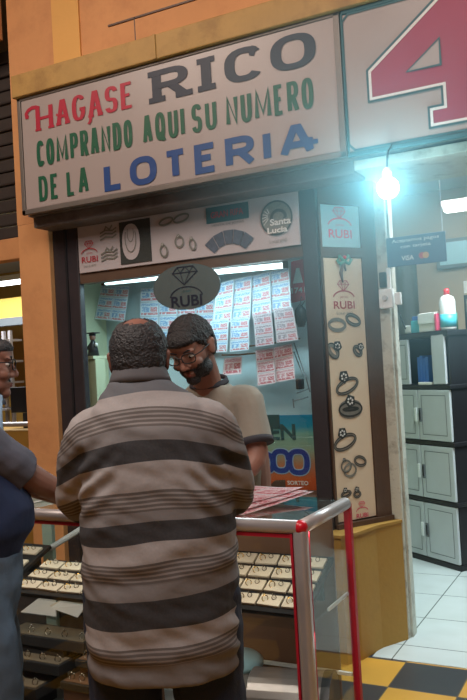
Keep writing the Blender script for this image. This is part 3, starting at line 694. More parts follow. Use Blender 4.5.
# graduate figurine on left
p = oy(93.5, 356, 4.0)
t = thing('graduate_figurine', 'small doll in black gown and square cap on the window\'s left wall', 'doll', p)
p = p-V((0, 0, 0))
bm = B(); lathe(bm, [(.038, 0), (.03, .05), (.018, .085), (.012, .1)], p, 14); obj('gown', bm, 'blackp', t, smooth=True)
bm = B(); ball(bm, p+Z*.118, (.021, .02, .024), sub=2); obj('head', bm, 'skin', t, smooth=True)
bm = B(); box(bm, p+V((-.036, -.03, .142)), p+V((.036, .03, .149))); lathe(bm, [(.022, .128), (.022, .142)], p, 12); obj('cap', bm, 'blackp', t)
bm = B(); ball(bm, p+V((.042, -.02, .07)), .012, sub=2); obj('scroll', bm, 'paper', t)
bm = B(); tube(bm, [p+V((-.015, 0, .08)), p+V((-.045, -.005, .045))], .009, 8); tube(bm, [p+V((.015, 0, .08)), p+V((.042, -.015, .07))], .009, 8); obj('sleeves', bm, 'blackp', t, smooth=True)
q = p
o = obj('wall_shelf', box(B(), (q.x-.06, 3.92, q.z-.02), (q.x+.06, 4.06, q.z-.001)), 'cream'); tag(o, 'tiny cream shelf holding the graduate doll', 'shelf')
o = obj('wall_post', box(B(), (q.x-.05, 3.94, .78), (q.x+.06, 4.04, q.z-.02), .004), 'cream'); tag(o, 'cream post carrying the doll\'s shelf behind the window\'s left edge', 'post')

# lottery jackpot poster low in the window
t = thing('jackpot_poster', 'colourful poster with big blue zeros low in the window', 'poster', (-1.9, 3.84, .83))
def gradmat(name, stops, z0, z1):
    t_ = NT(name); tc = t_.n('NewGeometry'); sp = t_.n('SeparateXYZ'); t_.l(tc.outputs['Position'], sp.inputs[0])
    nz = t_.n('TexNoise', i_Scale=9., i_Detail=3., i_Vector=tc.outputs['Position'])
    f = t_.math('ADD', t_.math('DIVIDE', t_.math('SUBTRACT', sp.outputs[2], z0), z1-z0), t_.math('MULTIPLY', t_.math('SUBTRACT', nz.outputs[0], .5), .12))
    r = t_.n('ValToRGB'); t_.l(f, r.inputs[0]); cr = r.color_ramp
    while len(cr.elements) < len(stops): cr.elements.new(.5)
    for e, (p_, c_) in zip(cr.elements, stops): e.position = p_; e.color = c_
    b = t_.n('BsdfPrincipled', i_Roughness=.4); t_.l(r.outputs[0], b.inputs['Base Color']); return t_.done(b.outputs[0])
zt, zb = oy(290, 415, 3.85).z, oy(290, 494, 3.85).z
pm = gradmat('jackpot_print', [(0, hexc(176, 72, 34)), (.18, hexc(196, 88, 40)), (.36, hexc(178, 116, 84)), (.55, hexc(142, 164, 140)), (.78, hexc(110, 168, 160)), (.86, hexc(28, 142, 176)), (1, hexc(20, 132, 176))], zb, zt)
obj('sheet', box(B(), (-2.35, 3.845, zb-.02), (-1.54, 3.853, zt)), pm, t)
PJ = planeP((0, 3.842, 0), X, Z)
def z2(px, py): p = oy(px, py, 3.842); return p.x, p.z
bm = B(); b2 = B()
for (cx, hw, y0, y1) in ((266, 8.5, 452, 473), (281, 9, 449, 473), (298.5, 10, 449, 475), (250, 8, 453, 473)):
    xa, za = z2(cx-hw, y1); xb, zb_ = z2(cx+hw, y0); zb_ = z2(cx, y0)[1]; za = z2(cx, y1)[1]
    cxx, czz, rx, rz = (xa+xb)/2, (za+zb_)/2, (xb-xa)/2-.012, (zb_-za)/2-.012
    nib(bm, se(cxx, czz, rx, rz, 0, 360, 24), .030, .026, PJ)
    nib(b2, se(cxx, czz, rx, rz, 0, 360, 24), .042, .038, lambda a, b: PJ(a, b)+Y*.001)
obj('zeros', bm, plain('jackpot_blue', hexc(26, 60, 146), .4), t); obj('zeros_outline', b2, 'paleblue', t)
x, z = z2(283, 437); obj('lettering', textbm('EN', .085, .15, V((z2(283, 440)[0], 3.842, z2(283, 440)[1])), X, Z, .03), 'tealline', t)
x, z = z2(276, 423); bm = B(); box(bm, (x-.1, 3.840, z-.03), (x+.02, 3.846, z+.045)); obj('photo', bm, 'tealline', t)
for px, tx in ((259, 'PREMIO'), (298, 'SORTEO')):
    x, z = z2(px, 485); obj('lettering', textbm(tx, .022, .12, V((x, 3.842, z)), X, Z, .02), 'paper', t)
x, z = z2(259, 481); bm = B(); box(bm, (x-.06, 3.841, z-.005), (x+.03, 3.846, z+.018)); obj('label_strip', bm, 'paper', t)
x, z = z2(277, 485); bm = B(); bm.faces.new([bm.verts.new(PJ(x+a, z+b)) for a, b in ((-.04, 0), (-.01, .025), (.05, .03), (.05, -.03), (-.01, -.025))]); obj('arrow', bm, 'brownwood', t)

# ================================================================== DOORWAY THINGS
# bulb lamp hanging from the sign
bp_ = oy(388, 188, 3.40)
t = thing('bulb_lamp', 'glaring round white bulb hanging under the magenta 4 sign', 'lamp', bp_-Z*.04)
obj('bulb', ball(B(), bp_, .048), 'bulb', t, smooth=True)
obj('socket', lathe(B(), [(.02, .04), (.022, .07), (.012, .09)], bp_, 14), 'white', t)
obj('cord', tube(B(), [bp_+Z*.09, bp_+V((0, .03, .17)), V((bp_.x, 3.52, 2.47)), V((bp_.x, 3.58, 2.47))], .005, 6), 'blackp', t)
# card notice
t = thing('card_payment_sign', 'slate blue sign reading Aceptamos pagos con tarjeta in the doorway', 'sign', (-1.03, 4.14, 1.97))
obj('board', box(B(), (-1.192, 4.105, 1.978), (-.878, 4.113, 2.135), .002), 'cardblue', t)
O = V((-1.035, 4.102, 0))
obj('lettering', textbm('Aceptamos pagos', .024, .25, O+Z*2.098, X, Z, .01), 'paper', t)
obj('lettering', textbm('con tarjeta', .022, .16, O+Z*2.066, X, Z, .01), 'paper', t)
obj('lettering', textbm('VISA', .026, .066, O+Z*2.005-X*.045, X, Z, .02), 'paper', t)
for dx, mm in ((.032, 'redcap'), (.052, 'orange2')):
    bm = B(); q = O+V((dx, -.001*(dx*50), 2.022)); bm.faces.new([bm.verts.new(q+X*a+Z*b) for a, b in se(0, 0, .017, .017, 0, 345, 20, 2)]); obj('emblem_disc', bm, mm, t)
bm = B(); box(bm, (-.895, 4.107, 2.135), (-.89, 4.111, 2.50)); obj('hanger', bm, 'steel', t)
# electrical box on door frame
p = oy(391, 300, 4.1)
t = thing('switch_box', 'white electrical box with switch screwed to the door frame', 'switch', (p.x, 4.09, p.z-.05))
pz = p.z
obj('case', box(B(), (p.x-.055, 4.06, pz-.045), (p.x+.02, 4.10, pz+.06), .006), 'white', t)
obj('socket_face', box(B(), (p.x+.028, 4.07, pz-.03), (p.x+.06, 4.10, pz+.035), .004), 'white', t)
obj('knob', lathe(B(), [(.014, -.012), (.014, 0)], (p.x-.02, 4.06, pz+.01), 14, 'Y'), 'greycab', t)
obj('cable', tube(B(), [(p.x+.04, 4.085, pz-.03), (p.x+.05, 4.08, pz-.09), (p.x+.07, 4.1, pz-.16)], .004, 6), 'blackp', t)
obj('conduit', box(B(), (p.x-.01, 4.075, pz+.06), (p.x+.008, 4.10, pz+.17), .003), 'white', t)
obj('meter', box(B(), (p.x-.05, 4.07, pz+.07), (p.x-.015, 4.10, pz+.15), .003), 'blackp', t)
# plastic cabinet tower
A_ = V((-1.666, 5.812, 0)); B_ = V((-1.199, 5.479, 0)); cu = (B_-A_).normalized(); cw = V((-cu.y, cu.x, 0)); cn = -cw
C0 = B_-cu*.66; W_ = .66; Dp = .42
def kb(bm, s0, s1, d0, d1, z0, z1, bev=0):
    m = Matrix((( cu.x, cw.x, 0, C0.x), (cu.y, cw.y, 0, C0.y), (0, 0, 1, 0), (0, 0, 0, 1)))
    return box(bm, (s0, d0, z0), (s1, d1, z1), bev, m)
t = thing('plastic_cabinet', 'tall black cabinet tower with grey panelled plastic doors beyond the doorway', 'cabinet', C0+cu*.33+cw*.2)
bm = B()
for z0, z1 in ((0, .04), (.44, .47), (.855, .885), (1.255, 1.285), (1.625, 1.665)): kb(bm, -.01, W_+.012, -.012, Dp, z0, z1, .006)
kb(bm, 0, .02, .01, Dp, .02, 1.64); kb(bm, W_-.02, W_, .01, Dp, .02, 1.64); kb(bm, 0, W_, Dp-.02, Dp, .02, 1.64); kb(bm, .315, .33, .02, Dp, .02, 1.28)
obj('carcass', bm, 'blackp', t)
for z0, z1 in ((.045, .435), (.475, .85), (.89, 1.25)):
    for s0, s1, hs in ((.005, .318, .295), (.324, .655, .345)):
        d = obj('door', kb(B(), s0, s1, -.012, .008, z0, z1, .004), 'greycab', t)
        bm = B(); q = .04; nm2 = Matrix
        Pd = lambda a, b: C0+cu*a+cn*.0135+Z*b
        nib(bm, [(s0+q, z0+q), (s1-q, z0+q), (s1-q, z1-q), (s0+q, z1-q)], .005, .005, Pd, True); obj('panel_groove', bm, 'greyline', d)
        zc = (z0+z1)/2; obj('handle', kb(B(), hs-.012, hs+.012, -.02, -.011, zc-.05, zc+.05, .003), 'white' if hs < .3 else 'greyline', d)
        if hs > .3: obj('grip', kb(B(), hs-.004, hs+.006, -.024, -.019, zc-.035, zc+.035), 'blackp', d)
# open top compartment: left door ajar, right side strip
d = obj('door', kb(B(), .03, .245, -.012, .008, 1.29, 1.62, .004), 'greycab', t)
bm = B(); Pd = lambda a, b: C0+cu*a+cn*.0135+Z*b; nib(bm, [(.06, 1.33), (.22, 1.33), (.22, 1.58), (.06, 1.58)], .005, .005, Pd, True); obj('panel_groove', bm, 'greyline', d)
obj('door', kb(B(), .50, .63, -.012, .008, 1.29, 1.64, .004), 'greycab', t)
def kt(name, label, cat, s, dd, z, loc=True): return thing(name, label, cat, C0+cu*s+cw*dd+Z*z)
for k, (s0, s1, h) in enumerate(((.29, .315, .2), (.318, .345, .21), (.348, .375, .19), (.378, .41, .2))):
    o = obj('blue_box', kb(B(), s0+.0, s1+.0, .03, .22, 1.286, 1.286+h, .003), 'bluep')
    tag(o, 'blue packet standing in the open top of the cabinet, '+['leftmost of the four', 'second from the left', 'third from the left', 'rightmost of the four'][k], 'packet', 'blue packets in the cabinet')
bm = B(); kb(bm, .33, .47, -.005, .025, 1.286, 1.305, .002); o = obj('folded_paper', bm, 'paper'); tag(o, 'white folded paper in front of the blue packets', 'paper')
# things on top
zt_ = 1.666
t = kt('spray_bottle', 'white and cyan bottle with red cap on the cabinet', 'bottle', .60, .07, zt_)
c = C0+cu*.60+cw*.07+Z*zt_
obj('body', lathe(B(), [(.05, 0), (.055, .01), (.055, .2), (.045, .23), (.02, .245)], c, 20), 'white', t, smooth=True)
obj('label_band', lathe(B(), [(.0565, .02), (.0565, .11)], c, 20), 'cyan', t, smooth=True)
obj('cap', lathe(B(), [(.02, .245), (.02, .285), (.012, .29)], c, 14), 'redcap', t, smooth=True)
t = kt('carton', 'white cardboard carton lying on top of the cabinet', 'box', .43, .08, zt_)
obj('body', kb(B(), .345, .53, .02, .18, zt_, zt_+.135, .004), 'paper', t); obj('flap', kb(B(), .35, .525, .01, .02, zt_+.06, zt_+.13), 'white', t)
o = obj('small_carton', kb(B(), .245, .335, .03, .12, zt_, zt_+.09, .003), 'cyan'); tag(o, 'small blue and white carton left of the white carton', 'box')
o = obj('small_packet', kb(B(), .255, .33, .035, .11, zt_+.0905, zt_+.12, .003), 'bluep'); tag(o, 'dark blue packet lying on the small carton', 'packet')
o = obj('tissue_packet', kb(B(), .17, .24, .03, .1, zt_, zt_+.06, .01), 'white'); tag(o, 'small white packet at the left end of the cabinet top', 'packet')
o = obj('pink_packet', kb(B(), .535, .56, -.0, .05, zt_, zt_+.12, .004), 'pinkprint'); tag(o, 'pink packet between the white carton and the bottle', 'packet')
t = kt('green_bottle', 'small green bottle behind the white carton', 'bottle', .46, .25, zt_); c = C0+cu*.46+cw*.25+Z*zt_
obj('body', lathe(B(), [(.03, 0), (.03, .12), (.012, .16), (.012, .2)], c, 16), plain('green_plastic', hexc(90, 150, 120), .3), t, smooth=True); obj('cap', lathe(B(), [(.014, .2), (.014, .22)], c, 12), 'white', t)
t = kt('photo_frame', 'dark framed picture leaning behind the spray bottle', 'frame', .62, .3, zt_)
obj('frame', kb(B(), .52, .76, .30, .33, zt_, zt_+.25, .004), 'blackp', t); obj('picture', kb(B(), .55, .73, .294, .301, zt_+.03, zt_+.22), 'greyprint', t)
# dark covered furniture right of cabinet
t = thing('covered_table', 'tall dark unit under a blackish purple cloth right of the cabinet', 'table', (-.6, 5.9, 0))
obj('unit', box(B(), (-.93, 5.86, 0), (.2, 6.3, 1.62), .01), 'blackp', t)
bm = B(); nx, ny = 18, 8; g = []
for j in range(ny+1):
    g.append([bm.verts.new((-.96+1.2*i/nx, 5.84+.5*j/ny, 1.66+.03*noise.noise(V((i*.7, j*.6, 0)))+.03*sin(i*.8))) for i in range(nx+1)])
for j in range(ny):
    for i in range(nx): bm.faces.new((g[j][i], g[j][i+1], g[j+1][i+1], g[j+1][i]))
bmesh.ops.solidify(bm, geom=bm.faces[:], thickness=.03); obj('cloth', bm, plain('purple_black_cloth', hexc(46, 40, 62), .9), t, smooth=True)
c = V((-.90, 5.80, 1.66))
t = thing('tassel', 'white hanging cord with a tassel in front of the dark unit', 'tassel', c-Z*.16)
obj('cord', tube(B(), [c+Y*.06, c, c+V((.02, -.01, -.04)), c+V((.03, -.01, -.12))], .004, 6), 'white', t); obj('tuft', lathe(B(), [(.024, -.03), (.016, 0), (.005, .02)], c+V((.03, -.01, -.13)), 12), 'white', t)
# picture on the back wall, small paper, curtain, ceiling lamp
t = thing('wall_picture', 'framed pale picture hanging on the tan back wall', 'picture', oy(455, 272, 6.5))
p = oy(437, 272, 6.5); q = oy(437, 240, 6.5); x0, z0, z1 = p.x, p.z, q.z
obj('frame', box(B(), (x0, 6.5, z0+.02), (x0+.62, 6.55, z1), .005), 'greyline', t); obj('picture', box(B(), (x0+.03, 6.494, z0+.05), (x0+.59, 6.502, z1-.03)), 'litepane', t)
p = oy(463, 293, 6.5); o = obj('paper_note', box(B(), (p.x, 6.54, p.z), (p.x+.12, 6.55, p.z+.1)), 'paper'); tag(o, 'white paper note stuck on the back wall under the picture', 'note')
bm = B(); g = []
for j in range(2):
    g.append([bm.verts.new((-2.5+i*.02, 6.44+.03*sin(i*.95), .1+2.2*j)) for i in range(45)])
for i in range(44): bm.faces.new((g[0][i], g[0][i+1], g[1][i+1], g[1][i]))
bmesh.ops.solidify(bm, geom=bm.faces[:], thickness=.005); o = obj('curtain', bm, plain('pale_curtain', hexc(190, 196, 194), .8), smooth=True); tag(o, 'pale pleated curtain on the back wall behind the cabinet', 'curtain')
o = obj('curtain_rail', tube(B(), [(-2.55, 6.44, 2.31), (-1.6, 6.44, 2.31)], .012), 'steel'); tag(o, 'metal rail the pale curtain hangs from', 'rail')
p = oy(452, 210, 5.6)
t = thing('ceiling_lamp', 'short bright ceiling lamp inside the room beyond the doorway', 'lamp', p)
obj('diffuser', box(B(), (p.x-.05, 5.55, p.z-.01), (p.x+.5, 5.65, p.z+.02), .004), emissive('ceiling_diffuser', (.8, .97, 1, 1), 7), t); obj('base', box(B(), (p.x-.06, 5.53, p.z+.02), (p.x+.52, 5.67, p.z+.06), .004), 'white', t)
obj('hanger', box(B(), (p.x+.2, 5.59, p.z+.06), (p.x+.22, 5.61, 2.86)), 'white', t)

# ================================================================== GLASS COUNTER
CX1, CX0, CY0, CY1, CZ = -1.031, -3.35, 2.403, 2.888, .97
t = counter = thing('display_counter', 'glass jewellery counter with rounded aluminium frame and red seals', 'counter', ((CX0+CX1)/2, (CY0+CY1)/2, 0))
rr = .024
def rail(a, b, r=rr): return tube(B(), [a, b], r, 16)
zc = CZ-rr
obj('front_rail', rail((CX0, CY0+rr, zc), (CX1-rr*1.2, CY0+rr, zc)), 'steel', t, smooth=True)
obj('side_rail', rail((CX1-rr, CY0+rr, zc), (CX1-rr, CY1-rr, zc)), 'steel', t, smooth=True)
bm = rail((CX1-rr, CY1-rr, zc), (CX0, CY1-rr, zc), .012); obj('back_rail', bm, 'steel', t, smooth=True)
bm = B(); ball(bm, (CX1-rr, CY1-rr, zc), rr*1.0); obj('corner_cap', bm, 'steel', t, smooth=True)
bm = B(); ball(bm, (CX1-rr, CY0+rr, zc), rr*1.05); obj('corner_cap', bm, 'redcap', t, smooth=True)
bm = B(); box(bm, (CX1-.05, CY0+.002, .04), (CX1-.002, CY0+.048, zc), .016, seg=4); obj('front_post', bm, 'steel', t, smooth=True)
bm = B(); box(bm, (CX1-.03, CY1-.03, .04), (CX1-.004, CY1, zc), .003); obj('back_post', bm, 'redseal', t)
bm = B(); box(bm, (CX0, CY0+.002, .04), (CX0+.048, CY0+.048, zc), .016, seg=4); obj('front_post', bm, 'steel', t, smooth=True)
bm = B(); box(bm, (CX0, CY0+.012, zc-.035), (CX1-.05, CY0+.03, zc-.022)); obj('seal', bm, 'redseal', t)
bm = B(); box(bm, (CX1-.058, CY0+.006, .05), (CX1-.0495, CY0+.03, zc-.02)); obj('seal', bm, 'redseal', t)
bm = B(); box(bm, (CX1-.028, CY0+.048, .05), (CX1-.006, CY0+.054, zc-.02)); obj('seal', bm, 'redseal', t)
obj('top_glass', box(B(), (CX0+.01, CY0+.03, CZ-.012), (CX1-.03, CY1-.006, CZ-.005)), 'topglass', t)
obj('front_glass', box(B(), (CX0+.04, CY0+.018, .10), (CX1-.05, CY0+.023, zc-.02)), 'cglass', t)
obj('side_glass', box(B(), (CX1-.020, CY0+.05, .10), (CX1-.015, CY1-.03, zc-.02)), 'cglass', t)
obj('plinth', box(B(), (CX0+.02, CY0+.02, 0), (CX1-.02, CY1-.01, .10), .004), 'blackp', t)
obj('deck', box(B(), (CX0+.02, CY0+.025, .10), (CX1-.022, CY1-.01, .12)), 'greycab', t)
obj('shelf', box(B(), (CX0+.03, CY0+.03, .600), (CX1-.03, CY1-.02, .608)), 'cglass', t)
obj('shelf_edge', box(B(), (CX0+.03, CY1-.035, .29), (CX1-.03, CY1-.022, .302)), 'paper', t)
obj('shelf_edge', box(B(), (CX1-.036, CY0+.25, .598), (CX1-.028, CY1-.03, .609)), 'paper', t)
obj('back_panel', box(B(), (-1.93, CY1-.018, .12), (-1.115, CY1-.008, .955)), 'midwood', t)
obj('back_panel', box(B(), (CX0+.02, CY1-.018, .12), (-1.94, CY1-.008, .60)), 'darkwood', t)
obj('sliding_door', box(B(), (-2.45, CY1-.020, .61), (-1.95, CY1-.012, .955)), 'cglass', t)
for x in (-2.525, -1.6, -3.2): obj('shelf_upright', box(B(), (x-.03, CY1-.05, .12), (x+.03, CY1-.025, .95), .003), plain('pale_green_upright', hexc(140, 160, 150), .4), t)
obj('brace', tube(B(), [(-2.50, CY1-.06, .70), (-2.2, CY1-.04, .86)], .013, 8), 'greycab', t)

# tickets on the counter top
bm = B(); uvl = bm.loops.layers.uv.new('UVMap')
GP = 'lottery sheets on the counter top'
def flat(name, cs, z, mat, label, cols, rows, wav=.006, group=GP, cat='ticket', lift=0):
    bm = B(); uvl = bm.loops.layers.uv.new('UVMap'); n = 10; g = []
    P_ = [V((*c, z)) for c in cs]
    for j in range(n+1):
        g.append([])
        for i in range(n+1):
            u, v = i/n, j/n; p = P_[0].lerp(P_[1], u).lerp(P_[3].lerp(P_[2], u), v)
            p.z += wav*(.5+.5*noise.noise(V((u*2.3+z*90, v*2.1, 3)))) + wav*.9*max(0, u-.6)**2*4
            p.z += lift*v**1.5; g[-1].append(bm.verts.new(p))
    for j in range(n):
        for i in range(n):
            f = bm.faces.new((g[j][i], g[j][i+1], g[j+1][i+1], g[j+1][i]))
            for lp, (a, b) in zip(f.loops, ((i, j), (i+1, j), (i+1, j+1), (i, j+1))): lp[uvl].uv = (a/n*cols, b/n*rows)
    bmesh.ops.solidify(bm, geom=bm.faces[:], thickness=-.0015)
    o = obj(name, bm, mat); tag(o, label, cat, group); return o
zc0 = CZ-.003
flat('lottery_sheet', [(-1.47, 2.50), (-1.285, 2.462), (-1.165, 2.83), (-1.40, 2.87)], zc0, 'tick3', 'red and white lottery sheet lying lowest on the counter glass', 2, 3, lift=.024)
flat('lottery_sheet', [(-1.56, 2.50), (-1.33, 2.475), (-1.185, 2.82), (-1.44, 2.87)], zc0+.005, 'tick3', 'middle of the red lottery sheets stacked on the counter glass', 2, 3, lift=.025)
flat('lottery_sheet', [(-1.63, 2.54), (-1.37, 2.52), (-1.215, 2.85), (-1.50, 2.87)], zc0+.010, 'tick3', 'topmost of the red lottery sheets on the counter glass', 2, 3, lift=.026)
flat('white_papers', [(-2.62, 2.52), (-2.30, 2.50), (-2.28, 2.84), (-2.60, 2.86)], zc0+.001, 'paper', 'white papers on the counter behind the forearm of the man at the left', 1, 1, .004, None, 'paper')
flat('white_papers', [(-2.60, 2.56), (-2.33, 2.55), (-2.27, 2.87), (-2.56, 2.87)], zc0+.012, 'paper', 'upper white papers on the counter, lying askew', 1, 1, .006, None, 'paper')

# ring cards on sloping black trays
def ring_bm(bm, c, ru, rv, r, w):
    n = 12; pts = [c+ru*cos(2*pi*k/n)*r+rv*sin(2*pi*k/n)*r for k in range(n+1)]
    tube(bm, pts, w, 6, False); return bm
def card_proto():
    t_ = thing('ring_card', 'x', 'ring card', (0, 0, 0))
    obj('card', box(B(), (-.045, -.026, 0), (.045, .026, .010), .002), 'card', t_, local=True)
    for k, (x, y, r) in enumerate(((-.018, -.002, .011), (.014, .008, .008))):
        bm = B(); ring_bm(bm, V((x, y, .016)), V((.8, .6, 0)), V((-.35, .5, .75)), r, .0016); ball(bm, V((x-.006, y+.008, .024)), .0035, sub=1)
        obj('ring', bm, 'silver' if k else 'gold', t_, local=True, smooth=True)
    return t_
def copy_thing(o, label, M_):
    c = o.copy(); COL.objects.link(c); c['label'] = label; c.matrix_basis = M_
    for ch in list(o.children):
        d = ch.copy(); COL.objects.link(d); d.parent = c; d.matrix_basis = ch.matrix_basis.copy()
    return c
rows_n = ['front row', 'second row', 'third row', 'back row']
proto = card_proto(); first = True
def tray_of(name, label, x0, x1, yf, zf, yb, zb, yaw=0):
    c = V(((x0+x1)/2, yf, zf)); sl = atan2(zb-zf, yb-yf); L = hypot(yb-yf, zb-zf)
    M_ = Matrix.Translation(c) @ Matrix.Rotation(yaw, 4, 'Z') @ Matrix.Rotation(sl, 4, 'X')
    w = x1-x0
    bm = B(); box(bm, (-w/2-.012, -.012, -.022), (w/2+.012, L+.012, -.004), .002, M_)
    # support under the back of the tray
    bt = M_ @ V((0, L*.9, -.02)); 
    box(bm, (bt.x-w/2+.02, bt.y-.015, .609), (bt.x+w/2-.02, bt.y+.0, bt.z+.002))
    bt = M_ @ V((0, .01, -.02)); box(bm, (bt.x-w/2+.02, bt.y-.005, .609), (bt.x+w/2-.02, bt.y+.01, max(bt.z+.002, .615)))
    o = obj(name, bm, 'black'); tag(o, label, 'tray'); return M_, L, w
def fill(M_, L, w, cols, rows, where, group, skip=()):
    global first
    for j in range(rows):
        for i in range(cols):
            if (i, j) in skip: continue
            x = -w/2+w*(i+.5)/cols; y = L*(j+.5)/rows
            jit = Matrix.Rotation(random.uniform(-.05, .05), 4, 'Z')
            mm = M_ @ Matrix.Translation((x, y, -.003)) @ jit @ Matrix.Diagonal((w/cols/.098, 1, 1, 1))
            lab = 'cream card of rings on the %s tray, %s, %s' % (where, rows_n[j] if j < rows-1 or rows == 4 else 'back row', ['first from the left', 'second from the left', 'third from the left', 'fourth from the left', 'fifth from the left'][i])
            if first:
                proto.matrix_basis = mm; proto['label'] = lab; proto['group'] = group; first = False
            else:
                c = copy_thing(proto, lab, mm); c['group'] = group
m_, L, w = tray_of('ring_tray', 'black sloping tray of ring cards at the right end of the counter', -1.57, -1.09, 2.50, .638, 2.76, .762)
fill(m_, L, w, 5, 4, 'right-hand black', 'ring cards on the right tray')
m_, L, w = tray_of('ring_tray', 'black sloping tray of ring cards in the middle left of the counter', -2.385, -1.93, 2.46, .622, 2.68, .690)
fill(m_, L, w, 4, 3, 'middle black', 'ring cards on the middle tray')
m_, L, w = tray_of('ring_tray', 'black sloping tray of ring cards behind the man at the left', -2.83, -2.475, 2.50, .622, 2.78, .725, .0)
fill(m_, L, w, 3, 3, 'left-hand black', 'ring cards on the left tray')

# lower compartment
t = thing('metal_canister', 'big grey metal cylinder lying in the bottom of the counter', 'canister', (-1.2, 2.62, .12))
cc = V((-1.2, 2.60, .255)); dd = V((.97, .2, 0)).normalized()
obj('drum', tube(B(), [cc-dd*.15, cc-dd*.145, cc+dd*.145, cc+dd*.15], [.125, .132, .132, .125], 32), plain('grey_sheet_metal', hexc(142, 134, 132), .35, metal=.6, var=.1), t, smooth=False)
obj('end_ring', tube(B(), [cc+dd*.12, cc+dd*.152], .1335, 32), 'blackp', t)
for v_ in (counter,): pass
t = thing('white_bowl', 'white round lidded tub beside the metal cylinder in the counter', 'tub', (-1.47, 2.66, .12))
obj('tub', lathe(B(), [(.075, 0), (.09, .02), (.10, .22), (.105, .23)], (-1.47, 2.68, .12), 28), 'white', t, smooth=True)
obj('lid', lathe(B(), [(.108, .228), (.108, .245), (.09, .262), (.03, .27)], (-1.47, 2.68, .12), 28), 'litepane', t, smooth=True)
# stacked black ring boxes (left)
def ring_box(x0, x1, y0, y1, z0, h, label, nr=5, lid='card'):
    t_ = thing('ring_box', label, 'ring box', ((x0+x1)/2, (y0+y1)/2, z0), 0, 'ring boxes in the bottom of the counter')
    obj('case', box(B(), (x0, y0, z0), (x1, y1, z0+h), .004), 'black', t_)
    obj('insert', box(B(), (x0+.012, y0+.010, z0+h), (x1-.012, y1-.02, z0+h+.003)), plain('brown_velvet', hexc(112, 98, 80), .9) if lid == 'card' else lid, t_)
    for k in range(nr):
        bm = B(); c = V((x0+.035+(x1-x0-.07)*k/(nr-1), y0+.035, z0+h+.013)); ring_bm(bm, c, V((.9, .3, 0)), V((-.1, .3, .95)), .013, .0022); ball(bm, c+Z*.015, .0055, sub=1)
        obj('ring', bm, 'silver', t_, smooth=True)
ring_box(-2.56, -2.12, 2.57, 2.72, .345, .045, 'topmost black ring box of the stack beside the faded jeans')
ring_box(-2.60, -2.20, 2.505, 2.68, .265, .045, 'middle black ring box of the stack beside the faded jeans', 5)
ring_box(-2.64, -2.27, 2.44, 2.64, .185, .045, 'lowest black ring box of the stack beside the faded jeans', 5)
for z0, x1 in ((.312, -2.22), (.232, -2.29), (.12, -2.30)):
    h_ = .030 if z0 > .2 else .064
    o = obj('black_block', box(B(), (-2.62, 2.58 if z0 > .2 else 2.48, z0), (x1-.02, 2.66 if z0 > .2 else 2.62, z0+h_)), 'black'); tag(o, {.312: 'upper black riser between the stacked ring boxes', .232: 'middle black riser between the stacked ring boxes', .12: 'black block at the foot of the stacked ring boxes'}[z0], 'riser')
ring_box(-2.13, -1.80, 2.52, 2.74, .31, .03, 'brown ring box behind the black stack, upper one', 6, 'midwood')
ring_box(-2.17, -1.84, 2.47, 2.70, .235, .03, 'brown ring box behind the black stack, lower one', 6, 'midwood')
o = obj('wooden_block', box(B(), (-2.12, 2.54, .285), (-1.82, 2.72, .31)), 'midwood'); tag(o, 'brown block between the two brown ring boxes', 'block')
o = obj('wooden_block', box(B(), (-2.16, 2.48, .12), (-1.82, 2.70, .235)), 'midwood'); tag(o, 'brown block under the lower brown ring box', 'block')
t = thing('folded_card', 'white folded tent card behind the stacked ring boxes', 'card', (-2.58, 2.74, .42))
a_ = V((-2.62, 2.74, .42)); 
o = obj('card', extr(B(), [a_, a_+V((.21, 0, .0)), a_+V((.17, .05, .12))], V((0, 1, 0)), .006), 'paper', t)
o = obj('glass_riser', box(B(), (-2.7, 2.725, .12), (-2.36, 2.85, .42), .003), 'cglass'); tag(o, 'glass riser block holding the folded tent card', 'riser')
t = thing('open_booklet', 'beige folded booklet lying open behind the ring boxes', 'booklet', (-2.25, 2.74, .46))
obj('cover', extr(B(), [V((-2.42, 2.72, .47)), V((-2.25, 2.70, .455)), V((-2.13, 2.80, .52)), V((-2.30, 2.82, .53))], V((0, 0, 1)), .006), 'card', t)
obj('page', extr(B(), [V((-2.42, 2.72, .465)), V((-2.25, 2.70, .445)), V((-2.20, 2.70, .50)), V((-2.36, 2.73, .50))], V((0, -1, 0)), .004), 'paper', t)
o = obj('booklet_stand', box(B(), (-2.34, 2.75, .12), (-2.17, 2.83, .455), .003), 'cglass'); tag(o, 'glass stand under the beige booklet', 'stand')
cols = ['redcap', 'gold', 'cyan', 'white', 'gold', 'redcap', 'silver']; nms = ['red', 'gold', 'cyan', 'white', 'gold', 'red', 'silver']
for k, (x, y) in enumerate(((-2.19, 2.452), (-2.10, 2.45), (-2.23, 2.452), (-1.97, 2.452), (-2.04, 2.452), (-2.145, 2.452), (-2.27, 2.452))):
    bm = B(); tube(bm, [V((x, y, .128)), V((x+.012, y, .15)), V((x+.02, y+.0, .135)), V((x+.03, y, .158))], .007, 8)
    o = obj('trinket', bm, cols[k], smooth=True); tag(o, nms[k]+' trinket on the counter deck, '+['third', 'fifth', 'second', 'rightmost', 'sixth', 'fourth', 'leftmost'][k]+(' from the left' if k not in (3, 6) else ' one'), 'trinket', 'trinkets on the counter deck')
